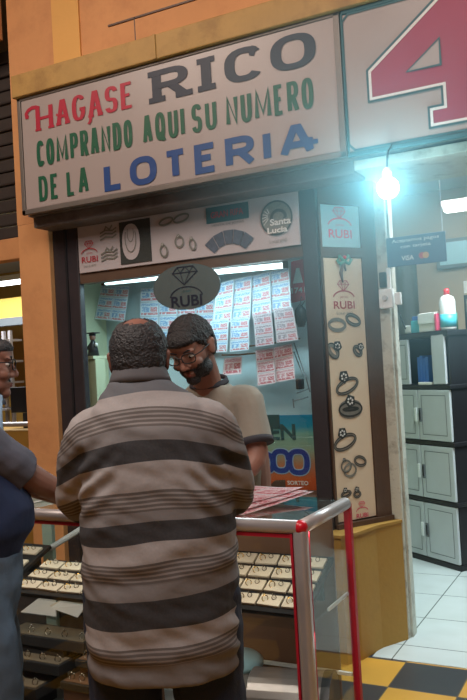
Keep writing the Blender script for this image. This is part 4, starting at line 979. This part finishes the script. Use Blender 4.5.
# ================================================================== PEOPLE
def remesh(bm, voxel, it=6, fac=.5):
    me = bpy.data.meshes.new('r'); bmesh.ops.recalc_face_normals(bm, faces=bm.faces); bm.to_mesh(me); bm.free()
    o = bpy.data.objects.new('r', me); COL.objects.link(o)
    m = o.modifiers.new('r', 'REMESH'); m.mode = 'VOXEL'; m.voxel_size = voxel; m.adaptivity = 0
    s = o.modifiers.new('s', 'SMOOTH'); s.factor = fac; s.iterations = it
    bpy.context.view_layer.update()
    r = bpy.data.meshes.new_from_object(o.evaluated_get(bpy.context.evaluated_depsgraph_get()))
    bpy.data.objects.remove(o); bpy.data.meshes.remove(me)
    r.materials.clear()
    return r
def loft(bm, rings, seg=28, e=2.3):
    """rings: (centre, half width vector, half depth vector)"""
    rs = []
    for c, ax, ay in rings:
        c, ax, ay = V(c), V(ax), V(ay)
        rs.append([bm.verts.new(c+ax*p[0]+ay*p[1]) for p in se(0, 0, 1, 1, 0, 360-360/seg, seg-1, e)])
    for a, b in zip(rs, rs[1:]):
        for k in range(seg): bm.faces.new((a[k], a[(k+1) % seg], b[(k+1) % seg], b[k]))
    bm.faces.new(rs[0][::-1]); bm.faces.new(rs[-1]); return bm
def limb(bm, pts, rs, endcap=True):
    pts = [V(p) for p in pts]
    q, qr = [], []
    for i in range(len(pts)-1):
        for k in range(6):
            f = k/6; q.append(pts[i].lerp(pts[i+1], f)); qr.append(rs[i]+(rs[i+1]-rs[i])*f)
    q.append(pts[-1]); qr.append(rs[-1])
    for _ in range(2):  # soften the bends
        q = [q[0]]+[(q[i-1]+q[i]*2+q[i+1])/4 for i in range(1, len(q)-1)]+[q[-1]]
    tube(bm, q, qr, 16)
    ball(bm, pts[0], rs[0]*.99)
    if endcap: ball(bm, pts[-1], rs[-1]*.99)
    return bm
def rect(c, hx, hy, z=None):
    return (V((c[0], c[1], c[2] if len(c) > 2 else z)), V((hx, 0, 0)), V((0, hy, 0)))
def head(bm, H):
    """H maps head space (face +Y, up Z, metres) to the body's space"""
    R3 = H.to_3x3()
    b = lambda c, r, sub=3, rot=None: ball(bm, H @ V(c), r, R3 if rot is None else R3 @ rot, sub)
    b((0, -.015, .028), (.076, .094, .092)); b((0, -.035, .0), (.070, .070, .075)); b((0, .025, -.005), (.066, .066, .085))
    b((0, .032, -.058), (.055, .056, .045)); b((0, .067, -.092), (.026, .024, .022)); b((0, .055, .045), (.060, .042, .045))
    for s in (-1, 1):
        b((s*.037, .064, -.028), (.024, .024, .022)); b((s*.045, .02, -.07), (.018, .035, .024))
        b((s*.030, .081, .027), (.026, .012, .008)); b((s*.0125, .096, -.034), (.009, .010, .008))
        b((s*.078, -.008, -.004), (.0085, .020, .032), rot=Matrix.Rotation(.25*s, 3, 'Z')); b((s*.083, -.017, .012), (.006, .014, .017), rot=Matrix.Rotation(.5*s, 3, 'Z'))
    tube(bm, [H @ V((0, .080, .026)), H @ V((0, .094, .0)), H @ V((0, .106, -.026)), H @ V((0, .104, -.036))], [.008, .0095, .0125, .009], 12)
    b((0, .107, -.030), (.0115, .011, .010)); b((0, .083, -.060), (.022, .010, .0065)); b((0, .081, -.070), (.019, .010, .007)); b((0, .075, -.052), (.024, .010, .01))
def hand(bm, W, d, nrm, side, curl=.5, sc=1.):
    """wrist point, direction of the fingers, normal out of the back of the hand; side +1 puts the thumb on d x nrm"""
    d = V(d).normalized(); nrm = V(nrm); nrm = (nrm-d*nrm.dot(d)).normalized(); s = d.cross(nrm)*side
    W = V(W)
    loft(bm, [(W, s*.026*sc, nrm*.017*sc), (W+d*.03*sc, s*.033*sc, nrm*.017*sc), (W+d*.065*sc, s*.041*sc, nrm*.015*sc), (W+d*.092*sc, s*.040*sc, nrm*.012*sc)], 18)
    for k, (off, L) in enumerate(((.030, .070), (.010, .078), (-.011, .073), (-.031, .058))):
        p = W+d*.085*sc+s*off*sc; pts = [p-d*.015, p]; a = .12
        dd = (d+s*off*3).normalized()
        for f in (.42, .32, .26):
            a += curl; v = dd*cos(a)-nrm*sin(a); p = p+v*L*f*sc; pts.append(p)
        tube(bm, pts, [.0095*sc, .0095*sc, .0088*sc, .0082*sc, .0068*sc], 10); ball(bm, pts[-1], .0068*sc, sub=2)
    p = W+d*.022*sc+s*.028*sc; pts = [p-s*.01, p]
    for f, (a, c) in zip((.045, .032, .026), ((.75, .1), (.45, .25), (.25, .4))):
        v = (d*cos(a)+s*sin(a)-nrm*c).normalized(); p = p+v*f*sc; pts.append(p)
    tube(bm, pts, [.014*sc, .013*sc, .011*sc, .010*sc, .008*sc], 10); ball(bm, pts[-1], .008*sc, sub=2)
def shell(src, H, f, thick, amp=.003, fr=120):
    """faces of the body where f(head-space point)>0, lifted off the skin: hair, beard"""
    Hi = H.inverted(); bm = B(); bm.from_mesh(src)
    val = {}
    for v in bm.verts: 
        p = Hi @ v.co
        val[v] = f(p) if p.length < .25 else -1
    bmesh.ops.delete(bm, geom=[fc for fc in bm.faces if min(val[v] for v in fc.verts) <= 0], context='FACES')
    bm.normal_update()
    mv = [(v, v.normal.copy()) for v in bm.verts]
    for v, n in mv:
        k = min(1, val[v]/.012)
        v.co += n*(thick*k+amp*k*noise.noise(v.co*fr)+.0006)
    for v in [v for v in bm.verts if not v.link_faces]: bm.verts.remove(v)
    me = bpy.data.meshes.new('sh'); bm.to_mesh(me); bm.free(); return me
def wrinkle(me, fn):
    ns = [v.normal.copy() for v in me.vertices]
    for v, n in zip(me.vertices, ns): v.co += n*fn(v.co)
def attr(me, fn, name='sv'):
    a = me.attributes.new(name, 'FLOAT', 'POINT')
    a.data.foreach_set('value', [fn(v.co) for v in me.vertices])
def cloth_ring(pts_lo, pts_hi, th=.005):
    bm = B(); n = len(pts_lo); a = [bm.verts.new(p) for p in pts_lo]; b = [bm.verts.new(p) for p in pts_hi]
    for k in range(n): bm.faces.new((a[k], a[(k+1) % n], b[(k+1) % n], b[k]))
    bmesh.ops.solidify(bm, geom=bm.faces[:], thickness=th); return bm
def collar(c, rx, ry, h, tilt, flare=.024):
    bm = B(); n = 36; prof = [(flare, 0), (flare*.75, h*.35), (.006, h*.92), (.001, h), (-.005, h*.95), (-.004, h*.3), (flare*.6-.006, 0)]
    rings = []
    for d, z in prof:
        rings.append([bm.verts.new((c[0]+(rx+d)*cos(2*pi*k/n), c[1]+(ry+d)*sin(2*pi*k/n), c[2]+z+tilt*sin(2*pi*k/n))) for k in range(n)])
    for a, b in zip(rings, rings[1:]+rings[:1]):
        for k in range(n): bm.faces.new((a[k], a[(k+1) % n], b[(k+1) % n], b[k]))
    return bm
def ell(c, rx, ry, tilt=0, n=32, dz=0):
    return [V((c[0]+rx*cos(2*pi*k/n), c[1]+ry*sin(2*pi*k/n), c[2]+tilt*sin(2*pi*k/n)+dz*abs(cos(2*pi*k/n)))) for k in range(n)]
def glasses(parent, H, r=.0022, mat='blackp'):
    g = B(); y = .108
    for s in (-1, 1):
        pts = [H @ V((s*.033+a, y-.012*abs(s*.033+a)/.03*.5, .006+b)) for a, b in se(0, 0, .026, .019, 0, 360, 20, 2.8)]
        tube(g, pts, r, 6)
        tube(g, [H @ V((s*.058, y-.012, .012)), H @ V((s*.076, .07, .013)), H @ V((s*.080, .0, .010)), H @ V((s*.079, -.02, -.004))], r, 6)
    tube(g, [H @ V((-.009, y, .010)), H @ V((0, y+.002, .013)), H @ V((.009, y, .010))], r, 6)
    go = obj('glasses', g, mat, parent, local=True, smooth=True)
    g = B()
    for s in (-1, 1): g.faces.new([g.verts.new(H @ V((s*.033+a, y-.006, .006+b))) for a, b in se(0, 0, .025, .018, 0, 342, 19, 2.8)])
    obj('lens', g, 'glass', go, local=True)
def eyes(parent, H):
    bm = B()
    for s in (-1, 1): ball(bm, H @ V((s*.031, .0765, .006)), (.0145, .011, .008), H.to_3x3(), 2)
    e = obj('eyes', bm, plain('eye_white', hexc(206, 196, 190), .3) if 'ew' not in M else M['ew'], parent, local=True, smooth=True)
    bm = B()
    for s in (-1, 1): ball(bm, H @ V((s*.031, .0845, .004)), (.006, .0045, .006), H.to_3x3(), 2)
    obj('irises', bm, 'eye', e, local=True, smooth=True)
    for s in (-1, 1): obj('eyebrow', tube(B(), [H @ V((s*.014, .093, .026)), H @ V((s*.034, .092, .033)), H @ V((s*.053, .078, .027))], [.003, .004, .002], 8), 'hair', parent, local=True, smooth=True)
    bm = B(); 
    for z in (-.0605, -.0685): tube(bm, [H @ V((-.020, .080, z)), H @ V((0, .0925, z+.0005)), H @ V((.020, .080, z))], [.002, .0045, .002], 8)
    obj('lips', bm, 'lip', parent, local=True, smooth=True)
def shoes(parent, feet):
    for (x, y, rz) in feet:
        bm = B(); R3 = Matrix.Rotation(rz, 3, 'Z'); c = V((x, y, 0))
        loft(bm, [(c+V((0, 0, .002))+R3 @ V((0, .06, 0)), R3 @ V((.048, 0, 0)), R3 @ V((0, .145, 0))), (c+R3 @ V((0, .06, .03)), R3 @ V((.05, 0, 0)), R3 @ V((0, .148, 0))),
                  (c+R3 @ V((0, .04, .065)), R3 @ V((.043, 0, 0)), R3 @ V((0, .11, 0))), (c+R3 @ V((0, -.01, .10)), R3 @ V((.038, 0, 0)), R3 @ V((0, .055, 0)))], 20)
        obj('shoe', remesh(bm, .006, 4), 'shoe', parent, local=True, smooth=True)
def build_person(name, label, base, rz, H, torso, arms, legs, skin, vox=.0045):
    t_ = thing(name, label, 'person', base, rz)
    bm = B(); head(bm, H)
    loft(bm, torso)
    nk = V(torso[-1][0]); hb = H @ V((0, -.03, -.05))
    limb(bm, [nk-V((0, 0, .04)), nk.lerp(hb, .5)+V((0, .0, .0)), hb], [.066, .062, .060])
    for pts, rs, hd in arms:
        limb(bm, pts, rs); hand(bm, *hd)
    for pts, rs in legs: limb(bm, pts, rs)
    for pts, rs in legs:
        e = V(pts[-1]); loft(bm, [(e+V((0, .05, -.06)), V((.04, 0, 0)), V((0, .11, 0))), (e+V((0, .03, -.03)), V((.035, 0, 0)), V((0, .08, 0))), (e, V((.034, 0, 0)), V((0, .04, 0)))], 14)
    me = remesh(bm, vox, 3)
    obj('body', me, skin, t_, local=True, smooth=True)
    return t_, me
def trousers(parent, hip, legs, mat, z_top):
    bm = B(); loft(bm, hip)
    for pts, rs in legs: limb(bm, pts, rs, False)
    me = remesh(bm, .008, 5)
    wrinkle(me, lambda p: .006*noise.noise(V((p.x*6, p.y*6, p.z*16)))+.004*noise.noise(p*22))
    return obj('trousers', me, mat, parent, local=True, smooth=True)

# ---- striped polo cloth
zs = lambda py: oy(150, py, 1.66).z
def striped():
    t_ = NT('striped_polo_cotton'); a = t_.n('Attribute', attribute_name='sv')
    z0, z1 = .6, 1.62; f = t_.math('DIVIDE', t_.math('SUBTRACT', a.outputs['Fac'], z0), z1-z0)
    LT, MT, DK, YK = hexc(156, 150, 150), hexc(120, 116, 117), hexc(44, 45, 50), hexc(92, 94, 101)
    st = [(700, LT), (680, MT), (672, LT), (653, LT), (634, DK), (607, MT), (591, LT), (568, LT), (548, DK), (526, MT), (516, LT), (494, LT), (466, DK), (444, MT), (429, LT), (408, LT), (393, YK)]
    # bands from the hem up, each starting at its lower edge
    bands = [(-1, MT), (zs(673), LT), (zs(655), LT), (zs(636), DK), (zs(607), MT), (zs(590), LT), (zs(568), LT), (zs(548), DK), (zs(526), MT), (zs(515), LT), (zs(494), LT), (zs(466), DK), (zs(444), MT), (zs(428), LT), (zs(408), LT), (zs(393), YK)]
    r = t_.n('ValToRGB'); t_.l(f, r.inputs[0]); cr = r.color_ramp; cr.interpolation = 'CONSTANT'
    while len(cr.elements) < len(bands): cr.elements.new(.5)
    for e, (z, c) in zip(cr.elements, bands): e.position = max(0, (z-z0)/(z1-z0)); e.color = c
    thin = None
    for lo, hi in ((zs(673), zs(655)), (zs(590), zs(568)), (zs(515), zs(494)), (zs(428), zs(408))):
        m = t_.math('MULTIPLY', t_.math('GREATER_THAN', a.outputs['Fac'], lo), t_.math('LESS_THAN', a.outputs['Fac'], hi))
        thin = m if thin is None else t_.math('ADD', thin, m)
    ln = t_.math('GREATER_THAN', t_.math('FRACT', t_.math('MULTIPLY', a.outputs['Fac'], 86.)), .42)
    c = t_.mix(t_.math('MULTIPLY', t_.math('MULTIPLY', thin, ln), .9), r.outputs[0], hexc(70, 64, 64))
    c = t_.mix(t_.math('MULTIPLY', thin, .45), c, hexc(96, 88, 84))
    tc = t_.n('TexCoord'); nz = t_.n('TexNoise', i_Scale=160., i_Detail=2., i_Vector=tc.outputs['Object'])
    c = t_.mix(t_.math('MULTIPLY', nz.outputs[0], .25), c, (.12, .11, .11, 1))
    b = t_.n('BsdfPrincipled', i_Roughness=.9); t_.l(c, b.inputs['Base Color'])
    n2 = t_.n('TexNoise', i_Scale=10., i_Detail=4., i_Vector=tc.outputs['Object']); bp = t_.n('Bump', i_Strength=.35, i_Distance=.02, i_Height=n2.outputs[0]); t_.l(bp.outputs[0], b.inputs['Normal'])
    return t_.done(b.outputs[0])

def Hm(c, yaw=0, pitch=0, roll=0, s=1.):
    return Matrix.Translation(V(c)) @ Matrix.Rotation(yaw, 4, 'Z') @ Matrix.Rotation(roll, 4, 'Y') @ Matrix.Rotation(-pitch, 4, 'X') @ Matrix.Scale(s, 4)

# ---------------- customer with his back to us
cb = (-1.245, 1.86, 0); crz = radians(27)
W2C = (Matrix.Translation(V(cb)) @ Matrix.Rotation(crz, 4, 'Z')).inverted()
H = Hm((-.032, .035, 1.530), .02, .10, s=1.0)
T3 = lambda rows: [(V((x, y, z)), V((hx, 0, 0)), V((0, hy, 0))) for x, y, z, hx, hy in rows]
torso = T3([(0, 0, .80, .16, .13), (0, .01, .95, .175, .15), (0, .02, 1.1, .18, .16), (0, .0, 1.25, .17, .13), (-.01, -.005, 1.34, .14, .10), (-.026, .01, 1.42, .070, .066)])
aR = [(.158, -.005, 1.335), (.205, .09, 1.135), (.18, .40, 1.03)]; aL = [(-.172, -.005, 1.325), (-.232, .10, 1.135), (-.20, .40, 1.03)]
arR = [.056, .045, .030]
legsC = [([(s*.095, 0, .88), (s*.11, .02, .48), (s*.11, -.01, .09)], [.088, .058, .042]) for s in (-1, 1)]
t, me = build_person('person', 'heavyset man with his back to us in a grey and black striped polo shirt', cb, crz, H, torso,
    [(aR, arR, ((.19, .43, 1.025), (-.35, 1, -.22), (0, .2, 1), -1, .22)), (aL, arR, ((-.19, .43, 1.025), (.35, 1, -.22), (0, .2, 1), 1, .22))], legsC, 'skin2')
shoes(t, [(-.11, -.02, .15), (.11, -.02, -.15)])
trousers(t, T3([(0, 0, .68, .18, .145), (0, 0, .80, .195, .16), (0, 0, .90, .195, .165), (0, .01, .98, .185, .16)]), [([(s*.108, 0, .86), (s*.122, .02, .48), (s*.12, -.005, .07)], [.118, .095, .085]) for s in (-1, 1)], 'denim', .98)
bm = B()
loft(bm, T3([(0, .005, .665, .208, .170), (0, .01, .72, .216, .18), (.0, .015, .85, .218, .195), (0, .025, 1.0, .220, .202), (0, .02, 1.12, .216, .192), (0, .0, 1.24, .208, .168), (-.005, -.01, 1.34, .188, .142), (-.01, -.012, 1.40, .158, .115), (-.02, -.004, 1.445, .115, .095), (-.028, .005, 1.475, .085, .080)]), 36, 2.4)
for s, a in ((1, aR), (-1, aL)):
    limb(bm, [V((s*.13, -.012, 1.335)), V(a[0]), V(a[0]).lerp(V(a[1]), .5)+V((s*.012, -.015, 0)), V(a[1])+V((s*.006, -.008, .0)), V(a[1]).lerp(V(a[2]), .18)], [.080, .080, .074, .070, .068], False)
sm = remesh(bm, .0065, 7)
def cw_(p):
    ax = abs(p.x); w = .0
    w += .007*noise.noise(V((p.x*5+2, p.y*5, p.z*15)))
    w += .004*noise.noise(V((p.x*14, p.y*14, p.z*34+p.x*12)))
    k = max(0, 1-abs(ax-.17)/.11)*max(0, 1-abs(p.z-1.21)/.17)       # drag folds from the armpits
    w += .0085*k*sin((p.z*1.0+ax*.9)*95+3*noise.noise(p*6))
    k2 = max(0, 1-abs(p.z-.74)/.14); w += .004*k2*sin(p.z*85+p.x*9+4*noise.noise(p*5))
    k3 = max(0, 1-abs(p.z-1.0)/.12); w += .0035*k3*sin(p.z*70-p.x*14+4*noise.noise(p*4))
    return w
wrinkle(sm, cw_)
def sv(p):
    k = min(1, max(0, (p.z-.95)/.35)); ax = abs(p.x)
    return p.z+1.0*k*p.x**2+.006*noise.noise(V((p.x*7, p.z*9, 1)))-(1-k)*.05*p.x + max(0, ax-.2)*.35*k
attr(sm, sv)
for v in sm.vertices: pass
obj('polo_shirt', sm, striped(), t, local=True, smooth=True)
obj('collar', collar((-.030, .010, 1.458), .070, .074, .050, -.014, .022), 'collar', t, local=True, smooth=True)
hr = lambda p: min(.02, p.z+.052) if False else (p.z-(.05 if p.y > .06 else (.05-(.06-p.y)*1.0 if p.y > 0 else -.012-min(.045, -p.y*1.1)))) if not (abs(p.x) > .072 and abs(p.y+.005) < .03 and p.z < .03) else -1
def hairC(p):
    v = hr(p)
    cr = (V((p.x*1.0, p.y+.045, (p.z-.115)*.8))).length
    if cr < .048: v = min(v, (cr-.037)*.35+.006*noise.noise(p*110)+.0015)
    return v
obj('hair', shell(me, H, hairC, .008, .003, 170), 'hair2', t, local=True, smooth=True)
eyes(t, H)

# ---------------- man in glasses at the left edge
lb = (-2.135, 1.91, 0); lrz = -radians(47)
W2L = (Matrix.Translation(V(lb)) @ Matrix.Rotation(lrz, 4, 'Z')).inverted()
nose = W2L @ V((-1.975, 2.115, 1.512)); H = Hm((nose.x, nose.y-.115, 1.545), .0, .04)
hcx, hcy = nose.x, nose.y-.115
torso = T3([(0, 0, .82, .17, .14), (0, .03, .95, .18, .18), (0, .04, 1.1, .19, .18), (0, .02, 1.25, .19, .14), (hcx*.6, hcy*.4, 1.36, .14, .095), (hcx*.8, hcy*.7, 1.43, .07, .07)])
S_ = V((.175, .07, 1.335)); E_ = W2L @ oy(26, 476, 2.06); Wr = W2L @ oy(76, 500, 2.34)
aR = [S_, E_, Wr]; aL = [V((-.2, .0, 1.34)), V((-.26, .2, 1.12)), V((-.16, .45, 1.02))]
hdir = (Wr-E_).normalized(); hdir.z = -.08
print('LEFT', S_, E_, Wr, (S_-E_).length, (E_-Wr).length, nose)
legsL = [([(s*.095, .03, .88), (s*.11, .10, .48), (s*.11, .08, .09)], [.088, .058, .042]) for s in (-1, 1)]
t, me = build_person('person', 'man in glasses at the left edge, grey polo shirt, leaning an arm on the counter', lb, lrz, H, torso,
    [(aR, [.056, .052, .034], (Wr+hdir*.02, hdir, (0, 0, 1), -1, .15)), (aL, [.054, .044, .031], ((-.155, .47, 1.018), (.2, 1, -.12), (0, 0, 1), 1, .2))], legsL, 'skin')
shoes(t, [(-.11, .07, .15), (.11, .07, -.15)])
trousers(t, T3([(0, .05, .68, .19, .16), (0, .05, .80, .215, .19), (0, .04, .92, .215, .20), (0, .03, .97, .20, .18)]), [([(s*.100, .05, .86), (s*.112, .11, .48), (s*.115, .10, .07)], [.140, .118, .105]) for s in (-1, 1)], 'denim2', .98)
bm = B(); loft(bm, T3([(0, .03, .90, .215, .205), (0, .05, .98, .228, .235), (0, .055, 1.06, .225, .238), (0, .04, 1.16, .22, .205), (0, .02, 1.26, .215, .165), (hcx*.5, hcy*.3, 1.35, .19, .135), (hcx*.7, hcy*.5, 1.41, .12, .10), (hcx*.8, hcy*.7, 1.44, .085, .08)]), 36)
sm = remesh(bm, .007, 7)
wrinkle(sm, lambda p: .008*noise.noise(V((p.x*5, p.y*5, p.z*12)))+.004*noise.noise(p*16))
obj('undershirt', sm, 'navyshirt', t, local=True, smooth=True)
bm = B(); loft(bm, T3([(0, -.01, 1.13, .222, .185), (0, .0, 1.20, .226, .185), (0, .0, 1.27, .225, .175), (hcx*.5, hcy*.3, 1.36, .195, .14), (hcx*.7, hcy*.5, 1.42, .125, .105), (hcx*.8, hcy*.7, 1.455, .09, .085)]), 36)
for a in (aR, aL):
    a = [V(p) for p in a]; ins = a[0].copy(); ins.x *= .75
    limb(bm, [ins, a[0], a[0].lerp(a[1], .5), a[0].lerp(a[1], .93)], [.085, .088, .080, .078], False)
sm = remesh(bm, .0065, 6)
wrinkle(sm, lambda p: .006*noise.noise(V((p.x*9, p.y*9, p.z*9)))+.003*noise.noise(p*26))
obj('polo_shirt', sm, 'greyshirt', t, local=True, smooth=True)
nb = V((hcx*.85, hcy*.8, 1.44))
obj('collar', collar(nb-Z*.02, .072, .074, .05, -.012), 'greyshirt', t, local=True, smooth=True)
bm = B(); tube(bm, [nb+V((.03, .080, .0)), V((.045, nb.y+.075, 1.385)), V((.05, .188, 1.30)), V((.05, .182, 1.22)), V((.05, .190, 1.15))], [.007, .009, .010, .010, .009], 8); obj('placket', bm, 'paleblue', t, local=True, smooth=True)
obj('hair', shell(me, H, hr, .007, .003, 150), 'hair2', t, local=True, smooth=True)
def stache(p): return min(.022-abs(p.x), .0075-abs(p.z+.0505), p.y-.07)
obj('moustache', shell(me, H, stache, .004, .002, 200), 'hair2', t, local=True, smooth=True)
eyes(t, H); glasses(t, H)
# white wristwatch-free, plain hands

# ---------------- vendor leaning over the counter
vb = (-1.66, 3.12, 0); vrz = pi+.12
MV = Matrix.Translation(V(vb)) @ Matrix.Rotation(vrz, 4, 'Z'); W2V = MV.inverted()
hc = W2V @ oy(192, 349, 2.80); H = Hm(hc, -.10, .46, .10, s=1.10)
S_ = W2V @ oy(248, 412, 2.98); E_ = W2V @ oy(258, 446, 2.92); 
print('VEND', hc, S_, E_)
nk = W2V @ oy(207, 380, 2.93)
S_.z = 1.345; E_.z = 1.09
Wl = V((-.03, .38, 1.015)); El = E_
aL = [S_, El, Wl]; aR = [V((.22, .10, 1.33)), V((.28, .18, 1.09)), V((.12, .40, 1.015))]
torso = T3([(0, 0, .85, .155, .11), (0, .01, 1.0, .165, .12), (0, .05, 1.15, .17, .12), (0, .10, 1.28, .17, .11), (nk.x*.7, .14, 1.36, .14, .085), (nk.x, nk.y-.02, 1.42, .07, .065)])
legsV = [([(s*.09, -.02, .90), (s*.10, .0, .48), (s*.10, -.02, .09)], [.083, .055, .04]) for s in (-1, 1)]
t, me = build_person('person', 'bearded vendor in glasses and a beige T-shirt bending over the counter', vb, vrz, H, torso,
    [(aL, [.052, .045, .029], (Wl, (.5, 1, -.15), (0, .1, 1), 1, .35)), (aR, [.052, .043, .029], ((.12, .40, 1.015), (-.4, 1, -.15), (0, .1, 1), -1, .35))], legsV, 'skin')
shoes(t, [(-.10, -.03, .15), (.10, -.03, -.15)])
trousers(t, T3([(0, 0, .70, .17, .13), (0, 0, .82, .165, .128), (0, 0, .95, .150, .12), (0, 0, 1.0, .14, .115)]), [([(s*.095, -.01, .86), (s*.105, .01, .48), (s*.105, -.01, .07)], [.10, .085, .075]) for s in (-1, 1)], 'denim', 1.0)
bm = B(); loft(bm, T3([(.01, .0, .86, .165, .13), (.01, .02, 1.0, .165, .14), (.01, .06, 1.14, .172, .145), (.005, .10, 1.26, .192, .135), (nk.x*.5, .125, 1.34, .19, .115), (nk.x*.8, .15, 1.395, .125, .09), (nk.x, nk.y-.03, 1.43, .078, .075)]), 32)
for a in (aL, aR):
    a = [V(p) for p in a]; ins = a[0].copy(); ins.x *= .7
    limb(bm, [ins, a[0], a[0].lerp(a[1], .5), a[0].lerp(a[1], .68)], [.072, .074, .074, .074], False)
sm = remesh(bm, .006, 6)
wrinkle(sm, lambda p: .005*noise.noise(V((p.x*9, p.y*9, p.z*9)))+.004*noise.noise(V((p.x*18, p.y*18, p.z*12))))
sh_ = obj('t_shirt', sm, 'beige', t, local=True, smooth=True)
for a in (aL, aR):
    a = [V(p) for p in a]; d = (a[1]-a[0]).normalized(); c = a[0].lerp(a[1], .66)
    obj('sleeve_trim', tube(B(), [c-d*.012, c+d*.012], [.0785, .0795], 24), 'ringer', t, local=True, smooth=True)
nb = V((nk.x, nk.y-.02, 1.435))
obj('neck_trim', collar(nb-Z*.008, .076, .072, .022, -.02, .012), 'ringer', t, local=True, smooth=True)
obj('hair', shell(me, H, lambda p: hr(p)+.002, .012, .005, 110), 'hair', t, local=True, smooth=True)
def beard(p):
    if p.z > -.028 or p.y < -.005 or p.z < -.118: return -1
    if abs(p.x) < .020 and abs(p.z+.0645) < .0095 and p.y > .07: return -1
    return min((-.028-p.z)*.8+max(0, abs(p.x)-.03)*.8-(.016 if abs(p.x) < .045 and p.z > -.045 and p.y > .03 and not abs(p.z+.05) < .006 else 0), .02, (p.y+.005), (p.z+.118))
obj('beard', shell(me, H, beard, .003, .002, 220), 'hair', t, local=True, smooth=True)
eyes(t, H); glasses(t, H, .0026)

# ================================================================== LIGHTS
def area(name, loc, size, energy, col, rot=(0, 0, 0), sy=None):
    l = bpy.data.lights.new(name, 'AREA'); l.energy = energy; l.color = col; l.size = size
    if sy: l.shape = 'RECTANGLE'; l.size_y = sy
    o = bpy.data.objects.new(name, l); COL.objects.link(o); o.location = loc; o.rotation_euler = rot; return o
area('gallery_light', (-.5, .3, 4.3), 1.6, 100, (1, .91, .84), (radians(20), 0, 0))
area('gallery_light', (-3.2, 1.2, 4.4), 1.4, 70, (1, .86, .74), (radians(12), radians(-6), 0))
area('tube_light', ((ta.x+tb.x)/2, 3.97, 2.04), 1.15, 10, (.62, .90, 1), (radians(0), 0, 0), .03)
area('counter_fill', (-2.1, 2.45, .925), 2.2, 3.2, (1, .93, .80), (radians(38), 0, 0), .015)  # added fill that brightens the ring cards, no visible lamp here
area('shop_light', (-.6, 5.0, 2.8), .9, 95, (.78, .95, 1), (0, 0, 0))
area('stall_light', (-5.6, 5.3, 2.38), 1.4, 40, (.95, .98, 1), (0, 0, 0), .1)
p = bpy.data.lights.new('bulb_light', 'POINT'); p.energy = 22; p.color = (.42, .88, 1); p.shadow_soft_size = .035
o = bpy.data.objects.new('bulb_light', p); COL.objects.link(o); o.location = bp_-V((0, .045, 0)); 
hz = NT('lens_bloom'); tc = hz.n('TexCoord'); vl = hz.n('VectorMath', operation='LENGTH'); hz.l(tc.outputs['Object'], vl.inputs[0])  # scattering volume added to imitate lens bloom around the bulb
dn = hz.math('MULTIPLY', hz.math('POWER', hz.math('SUBTRACT', 1., hz.math('DIVIDE', vl.outputs['Value'], 1.05), clamp=True), 1.4), .80)
vs = hz.n('VolumeScatter', i_Color=(.50, .88, 1, 1), i_Density=dn, i_Anisotropy=.1); hz.l(vs.outputs[0], hz.out.inputs[1])
bm = ball(B(), (0, 0, 0), 1.05, sub=4); o = obj('bloom', bm, hz.m, local=True, smooth=True); o.location = bp_; tag(o, 'added thin bluish lens haze glowing around the bulb under the sign', 'bloom', kind='stuff')
area('shelf_fill', (-2.1, 2.44, .585), 2.2, 1.6, (1, .95, .85), (radians(35), 0, 0), .015)  # added unseen fill for the dark lower compartment
W = bpy.data.worlds.new('world'); SC.world = W; W.use_nodes = True
W.node_tree.nodes['Background'].inputs[0].default_value = (.30, .32, .40, 1); W.node_tree.nodes['Background'].inputs[1].default_value = .15
SC.view_settings.view_transform = 'Standard'; SC.view_settings.look = 'None'; SC.view_settings.exposure = 0; SC.view_settings.gamma = 1
SC.cycles.max_bounces = 8; SC.cycles.transparent_max_bounces = 16; SC.cycles.caustics_reflective = False; SC.cycles.caustics_refractive = False
SC.cycles.sample_clamp_indirect = 4
